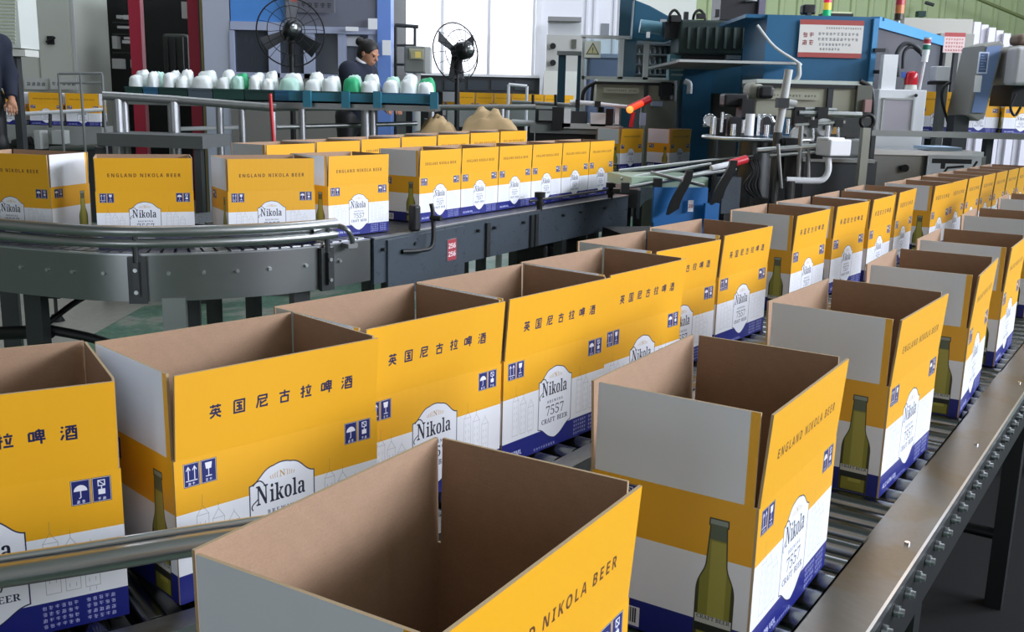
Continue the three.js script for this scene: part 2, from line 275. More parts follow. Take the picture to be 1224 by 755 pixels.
const texSide = canvasTex(SW, LH, (x, w, h) => {
  bandPrint(x, w, h);
  x.fillStyle = '#e4e6ea'; x.fillRect(0, 0, w * 0.945, CF * PX - 4);
  icons(x, 0.05 * PX, 1);
  const y = (CF + CY + CWH) * PX; x.fillStyle = '#e8e9ee'; x.fillRect(36, y + 32, 210, 84); x.fillStyle = '#20222c'; for (let k = 0, px = 46; px < 232; k++) { const b = 2 + Math.floor(rr(0, 4)) * 1.6; x.fillRect(px, y + 38, b, 64); px += b + 3 + rr(0, 4); }
  // printed bottle
  const bc = w * 0.8, bt = (CF + CY - 0.058) * PX, bb = LH - 8, nw = 0.0125 * PX, bw = 0.029 * PX;
  const outline = () => { x.beginPath(); x.moveTo(bc - nw * 1.12, bt); x.lineTo(bc - nw * 1.16, bt + 26); x.lineTo(bc - nw, bt + 32); x.lineTo(bc - nw * 1.25, bt + 180); x.bezierCurveTo(bc - nw * 1.4, bt + 230, bc - bw, bt + 240, bc - bw, bt + 310); x.lineTo(bc - bw, bb); x.lineTo(bc + bw, bb); x.lineTo(bc + bw, bt + 310); x.bezierCurveTo(bc + bw, bt + 240, bc + nw * 1.4, bt + 230, bc + nw * 1.25, bt + 180); x.lineTo(bc + nw, bt + 32); x.lineTo(bc + nw * 1.16, bt + 26); x.lineTo(bc + nw * 1.12, bt); x.closePath(); };
  outline(); x.fillStyle = '#8a8730'; x.fill(); x.save(); outline(); x.clip();
  x.fillStyle = '#5b6650'; x.fillRect(bc - bw, bt, bw * 2, 84); x.fillStyle = '#8f9a90'; x.fillRect(bc - bw, bt, bw * 2, 22);
  x.fillStyle = '#a8a045'; x.fillRect(bc - bw * 0.34, bt + 90, bw * 0.9, 400); x.fillStyle = '#3e3d16'; x.fillRect(bc - bw, bt, 12, 640); x.fillRect(bc + bw - 12, bt, 12, 640);
  x.fillStyle = '#c6c6bd'; x.fillRect(bc - bw, bt + 400, bw * 2, 36); x.fillStyle = '#22261c'; x.fillRect(bc - bw, bt + 436, bw * 2, 34); x.fillStyle = '#3c3f46'; x.font = 'bold 22px serif'; x.textAlign = 'center'; x.fillText('CRAFT BEER', bc, bt + 418); x.restore();
  outline(); x.lineWidth = 5; x.strokeStyle = '#34351d'; x.stroke();
});
const kraftTex = noiseTex(256, (u, v, x, y) => { const k = 1 + 0.02 * tn(u, v, 3, 5) + 0.03 * noise.noise(x * 0.05, y * 0.9, 2) + rr(-0.03, 0.03); return [172 * k, 140 * k, 113 * k].map((c) => Math.min(255, c)); }, true, 3);
const boardBump = noiseTex(128, (u, v, x, y) => { const k = 128 + 26 * Math.sin(x / 128 * 2 * Math.PI * 16) + 30 * tn(u, v, 4, 2) + rr(-16, 16); return [k, k, k]; }, false, 1);
M.printCN = std(0xffffff, 0.46, 0, { map: texCN, bumpMap: boardBump, bumpScale: 0.0003 });
M.printEN = std(0xffffff, 0.46, 0, { map: texEN, bumpMap: boardBump, bumpScale: 0.0003 });
M.printSide = std(0xffffff, 0.46, 0, { map: texSide, bumpMap: boardBump, bumpScale: 0.0003 });
M.kraft = std(0xffffff, 0.85, 0, { map: kraftTex });
M.kraftEdge = std(0xb99f7a, 0.9);
function board(w, h, v0, v1, hinge) { // +z is the printed outside
  const g = new THREE.BoxGeometry(w, h, BT), uv = g.attributes.uv;
  for (let i = 0; i < 24; i++) { const f = Math.floor(i / 4); if (f === 4) uv.setY(i, v0 + (v1 - v0) * uv.getY(i)); else { uv.setXY(i, uv.getX(i) * (f === 5 ? w : 0.02), uv.getY(i) * (f === 5 ? h : 0.02)); } }
  return g.translate(0, hinge ? h / 2 : h / 2, 0);
}
const vF = CH / CT;
const gBase = new THREE.BoxGeometry(CL - 2 * BT, 0.006, CW - 2 * BT);
const gLong = board(CL, CH, 0, vF), gShort = board(CW - 2 * BT, CH, 0, vF), gLongFlap = board(CL - 0.006, CF, vF, 1), gShortFlap = board(CW - 0.016, CF, vF, 1);
const E5 = (p) => [M.kraftEdge, M.kraftEdge, M.kraftEdge, M.kraftEdge, p, M.kraft];
const matsCN = E5(M.printCN), matsEN = E5(M.printEN), matsSide = E5(M.printSide);
function makeCarton() {
  const o = new THREE.Group();
  const add = (name, g, mats, x, y, z, ry, rx = 0) => { const m = new THREE.Mesh(g, mats); m.name = name; m.position.set(x, y, z); m.rotation.order = 'YXZ'; m.rotation.set(rx, ry, 0); m.castShadow = m.receiveShadow = true; o.add(m); return m; };
  const flap = (p, name, g, mats) => { const m = new THREE.Mesh(g, mats); m.name = name; m.position.y = CH; m.castShadow = m.receiveShadow = true; p.add(m); };
  const pf = add('long_panel', gLong, matsCN, 0, 0, CW / 2 - BT / 2, 0), pb = add('long_panel', gLong, matsEN, 0, 0, -CW / 2 + BT / 2, Math.PI);
  const pr = add('short_panel', gShort, matsSide, CL / 2 - BT / 2, 0, 0, Math.PI / 2), pn = add('short_panel', gShort, matsSide, -CL / 2 + BT / 2, 0, 0, -Math.PI / 2);
  flap(pf, 'long_flap', gLongFlap, matsCN); flap(pb, 'long_flap', gLongFlap, matsEN); flap(pr, 'short_flap', gShortFlap, matsSide); flap(pn, 'short_flap', gShortFlap, matsSide);
  const b = new THREE.Mesh(gBase, M.kraft); b.name = 'base_panel'; b.position.y = 0.003; b.castShadow = b.receiveShadow = true; o.add(b);
  return o;
}
const cartonProto = makeCarton();
const D2R = Math.PI / 180;
function carton(x, y, z, yawDeg, english, label, group, tilt = {}) {
  const o = cartonProto.clone(); o.name = numbered('carton'); o.position.set(x, y, z); o.rotation.y = yawDeg * D2R + (english ? Math.PI : 0);
  o.userData = { label, category: 'carton' }; if (group) o.userData.group = group;
  const f = o.children.filter((c) => c.children.length).map((c) => c.children[0]); // long +z, long -z, short +x, short -x
  const lt = tilt.l ?? 3.6, st = tilt.s ?? 0.4;
  const fr = english ? [1, 0, 3, 2] : [0, 1, 2, 3];
  const angs = [tilt.front ?? lt + rr(-0.6, 0.6), tilt.back ?? lt * 0.5 + rr(-0.6, 0.6), tilt.far ?? st + rr(-0.4, 0.4), tilt.near ?? st + rr(-0.4, 0.4)];
  fr.forEach((k, i) => { f[k].rotation.x = angs[i] * D2R; });
  scene.add(o); return o;
}
// front bottom edge start (left end as seen from the printed front), then the yaw of the lane
function cartonFrom(x, z, y, yawDeg, english, label, group, tilt) { const a = yawDeg * D2R; return carton(x + Math.cos(a) * CL / 2 - Math.sin(a) * CW / 2, y, z - Math.sin(a) * CL / 2 - Math.cos(a) * CW / 2, yawDeg, english, label, group, tilt); }
// ---------- cartons on the two near lanes ----------
const ORD = ['first', 'second', 'third', 'fourth', 'fifth', 'sixth', 'seventh', 'eighth', 'ninth', 'tenth', 'eleventh', 'twelfth', 'thirteenth', 'fourteenth', 'fifteenth', 'sixteenth', 'seventeenth', 'eighteenth'];
const RY = 0.8, MY = 0.7935;
const gR = 'open cartons along the outer roller lane', gM = 'open cartons along the middle roller lane';
{
  const R = [[-0.072, -0.926, 59.0], [0.334, -1.507, 57.5], [0.751, -2.133, 54.4], [1.134, -2.687, 58.5], [1.475, -3.215, 57], [1.945, -3.985, 57.5], [2.46, -4.78, 57.5], [2.93, -5.48, 57.5], [3.42, -6.22, 57.5]];
  R.forEach(([x, z, a], i) => carton(x, RY, z, a, true, `open carton with English lettering beside the wide steel side plate, ${ORD[i]} on the outer lane`, gR, { back: i ? 2.5 : 1 }));
  const Mx = [[-0.797, -1.399, 31.5], [-0.459, -1.643, 45.5], [-0.242, -1.972, 49.5], [0.004, -2.276, 51], [0.238, -2.597, 52], [0.408, -3.003, 51], [0.665, -3.381, 53]];
  Mx.forEach(([x, z, a], i) => carton(x, MY, z, a, false, i === 0 ? 'open carton with Chinese lettering behind the end of the guide tube' : `open carton with Chinese lettering on the middle lane, ${ORD[i]} along it from the guide tube`, gM, { front: 4.2, back: 1.5 }));
  // further along the same lane: front top edges
  const tops = [[1.03, -3.72, 1.32, -4.13], [1.33, -4.15, 1.58, -4.47], [1.6, -4.5, 1.84, -4.85], [1.86, -4.9, 2.12, -5.3], [2.25, -5.41, 2.48, -5.72]];
  for (let k = 0; k < 6; k++) tops.push([2.49 + k * 0.233, -5.75 - k * 0.321, 2.71 + k * 0.233, -6.06 - k * 0.321]);
  tops.forEach(([xa, za, xb, zb], i) => { const a = Math.atan2(za - zb, xb - xa), mx = (xa + xb) / 2, mz = (za + zb) / 2, o = CW / 2 + 0.012; carton(mx - Math.sin(a) * o, MY, mz - Math.cos(a) * o, a / D2R, false, `open carton with Chinese lettering on the middle lane, ${ORD[i + 7]} along it from the guide tube`, gM, { front: 3.5 }); });
}
// ---------- roller conveyors ----------
const ribbonPath = (pts, y) => new THREE.CatmullRomCurve3(pts.map(([x, z]) => Vec(x, y, z)), false, 'centripetal');
// sweep a rectangle (offset range across, height range) along a flat path
function sweep(curve, o0, o1, y0, y1, n = 80, t0 = 0, t1 = 1) {
  const ring = []; let len = 0, prev = null;
  for (let i = 0; i <= n; i++) {
    const t = t0 + (t1 - t0) * i / n, p = curve.getPointAt(t), d = curve.getTangentAt(t).normalize(), s = Vec(-d.z, 0, d.x); // s: right-hand side of travel
    if (prev) len += p.distanceTo(prev); prev = p;
    ring.push({ c: [[o0, y0], [o1, y0], [o1, y1], [o0, y1]].map(([o, y]) => [p.x + s.x * o, y, p.z + s.z * o]), s, d, len });
  }
  const P = [], N = [], UV = [], tri = (q, nn, uv) => { for (const k of [0, 2, 1]) { P.push(...q[k]); N.push(...nn[k]); UV.push(...uv[k]); } };
  const nrm = [() => [0, -1, 0], (r) => [r.s.x, 0, r.s.z], () => [0, 1, 0], (r) => [-r.s.x, 0, -r.s.z]];
  for (let i = 0; i < n; i++) for (let k = 0; k < 4; k++) { // faces: bottom, right, top, left
    const A = ring[i], B = ring[i + 1], k2 = (k + 1) % 4, na = nrm[k](A), nb = nrm[k](B), ua = [A.len, 0], ub = [B.len, 0], uc = [A.len, 0.2], ud = [B.len, 0.2];
    tri([A.c[k], A.c[k2], B.c[k]], [na, na, nb], [ua, uc, ub]); tri([A.c[k2], B.c[k2], B.c[k]], [na, nb, nb], [uc, ud, ub]);
  }
  for (const [r, sg] of [[ring[0], -1], [ring[n], 1]]) { const m = [r.d.x * sg, 0, r.d.z * sg], z = [0, 0]; const q = sg < 0 ? [[0, 2, 1], [0, 3, 2]] : [[0, 1, 2], [0, 2, 3]]; for (const f of q) tri(f.map((k) => r.c[k]), [m, m, m], [z, z, z]); }
  const g = new THREE.BufferGeometry(); g.setAttribute('position', new THREE.Float32BufferAttribute(P, 3)); g.setAttribute('normal', new THREE.Float32BufferAttribute(N, 3)); g.setAttribute('uv', new THREE.Float32BufferAttribute(UV, 2));
  return g;
}
const rollerGeo = (len, r = 0.024) => new THREE.CylinderGeometry(r, r, len, 14);
const axleGeo = new THREE.CylinderGeometry(0.006, 0.006, 0.016, 8);
function roller(parent, name, geo, mat, p, d, spin = 0) { const m = new THREE.Mesh(geo, mat); m.name = name; m.position.copy(p).sub(parent.position); m.quaternion.setFromUnitVectors(Vec(0, 1, 0), d.clone().normalize()); m.castShadow = m.receiveShadow = true; parent.add(m); return m; }
const plateStain = noiseTex(512, (u, v) => { const n = tn(u, v, 1.3, 3), k = tn(u, v, 6, 8), w = THREE.MathUtils.smoothstep(n + 0.25 * k, 0.0, 0.35), s = 1 + 0.03 * tn(u, v, 20, 2); return [(124 - 2 * w) * s, (121 - 8 * w) * s, (115 - 18 * w) * s]; }, true, 0.9);
M.sidePlate = std(0xffffff, 0.34, 0.9, { map: plateStain });
const gRoll = new THREE.CylinderGeometry(0.0245, 0.0245, 0.4, 14), gBolt = mergeGeometries([new THREE.CylinderGeometry(0.007, 0.007, 0.022, 6), new THREE.CylinderGeometry(0.011, 0.011, 0.008, 6)]);
const roll = M.roller = std(0x7d8181, 0.27, 1);
{
  // outer lane
  const a = 56.2 * D2R, d = Vec(Math.cos(a), 0, -Math.sin(a)), s = Vec(Math.sin(a), 0, Math.cos(a));
  const L0 = -1.2, L1 = 7.6, P = (l, o, y) => Vec(d.x * l + s.x * o, y, d.z * l + s.z * o);
  const base = P(2, -0.56, 0); base.y = 0;
  const t = thing('roller_conveyor', 'straight roller conveyor with a wide stainless side plate and black side frame', 'conveyor', base);
  const slab = (o0, o1, y0, y1, l0 = L0, l1 = L1) => meter(cbox(l1 - l0, y1 - y0, o1 - o0, P((l0 + l1) / 2, (o0 + o1) / 2, (y0 + y1) / 2), a));
  const O0 = -0.40, O1 = -0.308, OB = -0.8;
  part(t, 'side_plate', [slab(O0, O1, 0.806, 0.812), slab(O0, O0 + 0.004, 0.77, 0.812)], M.sidePlate, 'wide stained stainless steel side plate');
  part(t, 'plate_edge', slab(O1 - 0.002, O1 + 0.003, 0.797, 0.8125), M.steelBright);
  part(t, 'side_frame', slab(O1 - 0.02, O1 - 0.001, 0.68, 0.806), M.black, 'black side frame with bright axle ends');
  part(t, 'side_frame', slab(OB - 0.05, OB, 0.68, 0.812), M.steelDull);
  for (let l = L0 + 0.05; l < L1; l += 0.0765) roller(t, 'roller', gRoll, roll, P(l, (O0 + OB) / 2, 0.8 - 0.0245), s);
  for (let l = L0 + 0.05; l < 4.5; l += 0.0765) { const h = new THREE.Mesh(gBolt, M.steelBright); h.name = 'axle_end'; h.position.copy(P(l, O1 + 0.004, 0.768)).sub(base); h.quaternion.setFromUnitVectors(Vec(0, 1, 0), s); h.castShadow = h.receiveShadow = true; t.add(h); }
  for (const l of [1.12, 1.78, 2.44, 3.1]) part(t, 'screw', rod(P(l, (O0 + O1) / 2 + 0.02, 0.811), P(l, (O0 + O1) / 2 + 0.02, 0.816), 0.005, 8), M.chrome);
  for (let l = -1; l < L1; l += 1.45) for (const o of [OB - 0.02, O1 - 0.04]) part(t, 'leg', cbox(0.06, 0.69, 0.05, P(l, o, 0.345), a), M.black);
  for (let l = -1; l < L1; l += 1.45) part(t, 'cross_bar', rod(P(l, OB, 0.25), P(l, O1 - 0.04, 0.25), 0.018), M.black);
}
{
  // middle lane: bends gently to the left at its near end
  const c = ribbonPath([[-1.75, -1.05], [-1.25, -1.2], [-0.8, -1.4], [-0.45, -1.67], [-0.2, -1.97], [0.02, -2.28], [0.42, -2.85], [0.72, -3.3], [1.05, -3.85], [1.62, -4.7], [2.1, -5.45], [3.3, -7.1], [4.2, -8.4]], 0);
  const t = thing('roller_conveyor', 'roller conveyor carrying the middle row of cartons, bending at its near end', 'conveyor', Vec(0, 0, -2.3));
  const W2 = 0.17;
  part(t, 'side_frame', sweep(c, W2, W2 + 0.05, 0.66, 0.79, 120), M.steelDull); part(t, 'side_frame', sweep(c, -W2 - 0.05, -W2, 0.66, 0.79, 120), M.steelDull);
  part(t, 'bed_plate', sweep(c, -W2, W2, 0.69, 0.7, 120), M.darkSteel);
  const n = Math.floor(c.getLength() / 0.0765), geo = new THREE.CylinderGeometry(0.0245, 0.0245, 0.335, 14);
  for (let i = 0; i <= n; i++) { const u = i / n, p = c.getPointAt(u), d = c.getTangentAt(u); p.y = MY - 0.0248; roller(t, 'roller', geo, roll, p, Vec(-d.z, 0, d.x)); }
  for (let i = 0; i < 8; i++) { const p = c.getPointAt(0.03 + i * 0.13), d = c.getTangentAt(0.03 + i * 0.13), s = Vec(-d.z, 0, d.x); for (const o of [-0.19, 0.19]) part(t, 'leg', cbox(0.05, 0.67, 0.05, Vec(p.x + s.x * o, 0.335, p.z + s.z * o), 0.9), M.darkSteel); part(t, 'cross_bar', rod(Vec(p.x - s.x * 0.19, 0.22, p.z - s.z * 0.19), Vec(p.x + s.x * 0.19, 0.22, p.z + s.z * 0.19), 0.016), M.darkSteel); }
  // guide tube in front of the first cartons
  const q = (u, v) => onY(u, v, 0.94);
  const pts = [Vec(-1.2, 0.94, -1.0), q(-60, 697), q(0, 688), q(110, 671), q(218, 653), q(290, 642), q(330, 636)];
  const g = thing('guide_tube', 'stainless guide tube along the first cartons of the middle lane', 'guide rail', Vec(pts[2].x, 0.79, pts[2].z));
  part(g, 'rail', tube(pts, 0.0165, 60, 16), M.steel); part(g, 'rail_lip', tube(pts.map((p) => p.clone().add(Vec(-0.012, 0.017, -0.012))), 0.006, 60, 8), M.steelBright);
  for (const k of [1, 5]) part(g, 'bracket', [rod(pts[k].clone(), Vec(pts[k].x, 0.7905, pts[k].z), 0.007)], M.steelDull);
}
// ---------- curved conveyor and its straight continuation behind the near lanes ----------
const AY = 0.925;
{
  const gA = 'open cartons on the stainless curve', gB = 'packed cartons on the slate grey conveyor';
  const A = [[-1.93 - 0.38 * Math.cos(-13 * D2R), -4.178 + 0.38 * Math.sin(-13 * D2R), -13], [-1.70, -4.075, 20], [-1.2, -4.205, 31], [-0.845, -4.555, 51.5]];
  A.forEach(([x, z, a], i) => cartonFrom(x, z, AY, a, true, `open carton spaced out on the stainless curve, ${ORD[i]} before the black curved arm`, gA, { front: 2 }));
  const b = 59.1 * D2R, bd = Vec(Math.cos(b), 0, -Math.sin(b));
  for (let i = 0; i < 6; i++) cartonFrom(-0.495 + bd.x * i * 0.386, -5.212 + bd.z * i * 0.386, AY, 59.1, true, `carton packed tightly on the slate grey conveyor, ${ORD[i]} after the black curved arm`, gB, { front: 2 });
  // outer edge of the conveyor
  const c = ribbonPath([[-3.9, -5.3], [-2.9, -4.5], [-2.2, -4.15], [-1.66, -3.99], [-1.35, -4.03], [-0.97, -4.23], [-0.73, -4.5], [-0.25, -5.35], [0.18, -6.08], [0.62, -6.82], [0.8, -7.12]], 0);
  const tAt = (x) => { let best = 0, bd2 = 9; for (let i = 0; i <= 400; i++) { const p = c.getPointAt(i / 400); if (Math.abs(p.x - x) < bd2) { bd2 = Math.abs(p.x - x); best = i / 400; } } return best; };
  const tSplit = tAt(-0.66), FR = (t, o, y) => { const p = c.getPointAt(t), d = c.getTangentAt(t), s = Vec(-d.z, 0, d.x); return Vec(p.x + s.x * o, y, p.z + s.z * o); };
  const t1 = thing('curved_conveyor', 'curved stainless conveyor with a tube rail and a polished fascia', 'conveyor', Vec(-1.5, 0, -4.3));
  const W = 0.42;
  part(t1, 'fascia', sweep(c, -0.004, 0, 0.725, 0.918, 90, 0, tSplit), M.fascia = std(0x9fa0a0, 0.3, 1));
  part(t1, 'fascia', sweep(c, -W - 0.004, -W, 0.725, 0.918, 90, 0, tSplit), M.steelDull);
  part(t1, 'fascia_lip', sweep(c, -0.03, 0.002, 0.914, 0.92, 90, 0, tSplit), M.steelBright);
  part(t1, 'chain_bed', sweep(c, -W, -0.02, 0.9, 0.914, 90, 0, tSplit), M.darkSteel);
  for (let i = 0; i < 70; i++) { const t = tSplit * (i + 0.5) / 70, p = FR(t, -W / 2, AY - 0.006), d = c.getTangentAt(t); part(t1, 'chain_slat', cbox(0.04, 0.01, W - 0.06, p, Math.atan2(-d.z, d.x)), M.steelDull); }
  const rail = (o, y) => { const pts = []; for (let i = 0; i <= 40; i++) pts.push(FR(tAt(-0.8) * i / 40, o, y)); return pts; };
  part(t1, 'guide_rail', tube(rail(0.015, 1.012), 0.024, 110, 12), M.steel); part(t1, 'guide_rail', tube(rail(0.015, 0.965), 0.021, 110, 12), M.steel);
  const tb = tAt(-0.8), e = FR(tb, 0.015, 1.0); part(t1, 'rail_end', [tube([FR(tb - 0.02, 0.03, 0.99), e, FR(tb + 0.004, 0.06, 0.985), FR(tb + 0.01, 0.05, 0.93), FR(tb + 0.01, 0.03, 0.9)], 0.012, 20, 8), cbox(0.06, 0.02, 0.05, FR(tb + 0.01, 0.03, 0.91), -0.8)], M.steelDull);
  for (const x of [-2.35, -1.52, -0.83]) { const t = tAt(x), d = c.getTangentAt(t), y = Math.atan2(-d.z, d.x); part(t1, 'bracket', [cbox(0.07, 0.19, 0.02, FR(t, 0.012, 0.815), y), rod(FR(t, 0.02, 0.88), FR(t, 0.02, 1.0), 0.012), cbox(0.022, 0.14, 0.03, FR(t, 0.025, 0.82), y)], M.darkSteel); for (const yy of [0.86, 0.77]) part(t1, 'bolt', rod(FR(t, 0.03, yy), FR(t, 0.046, yy), 0.009, 6), M.steelBright); }
  for (let x = -2.9; x < -0.75; x += 0.125) { const t = tAt(x); part(t1, 'bolt', rod(FR(t, -0.002, 0.84), FR(t, 0.012, 0.84), 0.008, 6), M.steelBright); }
  const leg = (t, o, w, m, yaw) => part(t1, 'leg', cbox(w, 0.74, w * 0.8, FR(t, o, 0.37), yaw), m);
  leg(tAt(-1.38), -0.02, 0.09, M.steel, 0.2); leg(tAt(-1.3), -0.36, 0.07, M.darkSteel, 0.2); leg(tAt(-2.02), -0.06, 0.075, M.darkSteel, -0.1); leg(tAt(-0.88), -0.1, 0.075, M.darkSteel, 0.6); leg(tAt(-2.5), -0.35, 0.075, M.darkSteel, 0.3);
  part(t1, 'brace', [tube([Vec(-2.05, 0.56, -4.2), Vec(-1.75, 0.48, -4.25), Vec(-1.4, 0.3, -4.3)], 0.022, 20, 8), tube([Vec(-2.05, 0.54, -4.25), Vec(-1.9, 0.66, -4.4), Vec(-1.7, 0.7, -4.45)], 0.014, 16, 8), rod(Vec(-2.3, 0.5, -4.3), Vec(-1.98, 0.54, -4.2), 0.03)], M.black);
  const t2 = thing('belt_conveyor', 'slate grey painted conveyor with a red and white number plate', 'conveyor', Vec(0, 0, -6.2));
  part(t2, 'fascia', sweep(c, -0.012, 0, 0.7, 0.915, 60, tSplit + 0.004, 1), M.slate); part(t2, 'fascia', sweep(c, -W - 0.012, -W, 0.7, 0.915, 60, tSplit + 0.004, 1), M.slate);
  part(t2, 'fascia_panel', sweep(c, 0, 0.012, 0.62, 0.9, 10, tAt(-0.6), tAt(-0.27)), M.slate, 'deeper grey drive cover');
  part(t2, 'fascia_lip', sweep(c, -0.03, 0.004, 0.912, 0.919, 60, tSplit + 0.004, 1), M.steel);
  part(t2, 'chain_bed', sweep(c, -W, -0.02, 0.895, 0.92, 60, tSplit + 0.004, 1), M.darkSteel);
  const numTex = canvasTex(128, 200, (x, w, h) => { x.fillStyle = '#a53a44'; x.fillRect(0, 0, w, h); x.fillStyle = '#efe6e4'; x.textAlign = 'center'; x.textBaseline = 'middle'; x.font = 'bold 66px sans-serif'; x.fillText('256', 64, 62); x.fillText('256', 64, 140); });
  const plateAt = (t, o, y, w, h, tex, par, lab) => { const p = FR(t, o, y), d = c.getTangentAt(t), m = new THREE.Mesh(new THREE.BoxGeometry(w, h, 0.004), [M.white, M.white, M.white, M.white, std(0xffffff, 0.5, 0, { map: tex }), M.white]); m.name = 'number_plate'; m.position.copy(p).sub(par.position); m.rotation.y = Math.atan2(-d.z, d.x); m.userData.label = lab; m.castShadow = true; par.add(m); };
  plateAt(tAt(-0.335), 0.016, 0.79, 0.085, 0.11, numTex, t2, 'red number plate with white digits');
  for (const x of [-0.62, -0.5, -0.42, -0.2, -0.12, 0.05, 0.3, 0.42, 0.6]) { const t = tAt(x); part(t2, 'bolt', rod(FR(t, 0, 0.86), FR(t, 0.022, 0.86), 0.009, 6), M.darkSteel); }
  part(t2, 'guide_arm', [tube([FR(tAt(-0.55), 0.02, 0.835), FR(tAt(-0.5), 0.05, 0.83), FR(tAt(-0.46), 0.06, 0.85), FR(tAt(-0.45), 0.05, 1.0), FR(tAt(-0.45), 0.04, 1.05)], 0.011, 24, 8), cbox(0.05, 0.13, 0.05, FR(tAt(-0.5), 0.01, 0.985), 1.0, 0.015), rod(FR(tAt(-0.45), 0.04, 0.98), FR(tAt(-0.45), 0.1, 0.98), 0.014)], M.black, 'black curved guide arm with clamp');
  for (const x of [0.155, 0.66]) { const t = tAt(x); part(t2, 'guide_post', [rod(FR(t, -0.01, 0.91), FR(t, -0.01, 1.0), 0.018), rod(FR(t, -0.01, 0.99), FR(t, -0.01, 1.02), 0.034), rod(FR(t, -0.01, 0.94), FR(t, -0.01, 0.965), 0.028)], M.blackRubber); }
  part(t2, 'side_guide', tube([0.1, 0.3, 0.5, 0.66].map((x) => FR(tAt(x), -0.015, 0.975)), 0.007, 20, 6), M.darkSteel);
  for (const x of [-0.15, 0.1, 0.12]) part(t2, 'cover_strap', cbox(0.035, 0.19, 0.012, FR(tAt(x), 0.01, 0.8), 1.03), M.darkSteel);
  for (const x of [-0.35, 0.35, 0.7]) for (const o of [-0.06, -0.36]) part(t2, 'leg', cbox(0.06, 0.72, 0.06, FR(tAt(x), o, 0.36), 1.03), M.darkSteel);
  part(t2, 'drive_unit', cbox(0.5, 0.2, 0.24, FR(tAt(0.45), -0.25, 0.56), 1.03, 0.03), M.black);
}
{
  // levelling foot and stand of a conveyor behind the curve
  const p = onY(68, 384, 0); const t = thing('levelling_foot', 'black levelling foot on a threaded stem under the stainless curve', 'machine foot', Vec(p.x, 0, p.z));
  part(t, 'foot_pad', new THREE.CylinderGeometry(0.03, 0.055, 0.05, 14).translate(p.x, 0.025, p.z), M.black); part(t, 'stem', rod(Vec(p.x, 0.04, p.z), Vec(p.x, 0.18, p.z), 0.012), M.darkSteel); part(t, 'mount', cbox(0.09, 0.05, 0.06, Vec(p.x, 0.19, p.z)), M.black); part(t, 'post', rod(Vec(p.x, 0.2, p.z), Vec(p.x, 0.6, p.z), 0.03), M.darkSteel);
}
{
  // third lane, seen only by its carton tops
  const gC = 'cartons of the far packed row', a = 59 * D2R, d = Vec(Math.cos(a), 0, -Math.sin(a)), s = Vec(Math.sin(a), 0, Math.cos(a));
  for (let i = 0; i < 7; i++) { const l = i * 0.392; cartonFrom(-1.33 + d.x * l, -5.4 + d.z * l, AY + 0.006 * i, 59, true, `carton in the far packed row below the crate bench, ${ORD[i]} from the steel frame`, gC, { front: 1.5 }); }
  const t = thing('inclined_conveyor', 'slightly rising conveyor under the far packed row of cartons', 'conveyor', Vec(-0.7, 0, -6.7));
  const c = new THREE.LineCurve3(Vec(-1.33 + s.x * 0.05 - d.x * 0.5, 0, -5.4 + s.z * 0.05 - d.z * 0.5), Vec(-1.33 + d.x * 2.85, 0, -5.4 + d.z * 2.85));
  part(t, 'bed', sweep(c, -0.36, 0.02, 0.83, 0.922, 20), M.slate);
  part(t, 'side_rail', sweep(c, 0.02, 0.04, 0.8, 0.935, 20), M.steelDull);
  for (const k of [0.1, 0.5, 0.92]) { const p = c.getPointAt(k); for (const o of [-0.3, 0]) part(t, 'leg', cbox(0.06, 0.83, 0.06, Vec(p.x + s.x * o, 0.415, p.z + s.z * o), a), M.darkSteel); }
}
{
  // two cartons leaving towards the labelling stations
  const gB7 = 'cartons between the labelling stations';
  const p = at(741, 181.5, 9.4), q = at(801, 178, 9.72);
  cartonFrom(p.x, p.z, 0.945, 51, true, 'open carton beside the glowing red lamp, before the first labelling station', gB7); cartonFrom(q.x, q.z, 0.945, 51, true, 'open carton between the teal robot column and the chrome turntable', gB7);
  const t = thing('transfer_conveyor', 'dark transfer conveyor with guide rods leading past the labelling stations', 'conveyor', Vec(1.3, 0, -8.6));
  const c = ribbonPath([[0.82, -7.4], [0.92, -8.2], [1.15, -9.1], [1.6, -9.75], [2.1, -10.15]], 0);
  part(t, 'bed', sweep(c, -0.34, 0.08, 0.8, 0.935, 40), M.darkSteel); part(t, 'side_panel', sweep(c, 0.08, 0.1, 0.72, 0.93, 40), M.slate);
  for (const u of [0.1, 0.5, 0.9]) { const k = c.getPointAt(u); part(t, 'leg', cbox(0.07, 0.8, 0.07, Vec(k.x, 0.4, k.z)), M.black); part(t, 'leg', cbox(0.07, 0.8, 0.07, Vec(k.x - 0.25, 0.4, k.z - 0.1)), M.black); }
}
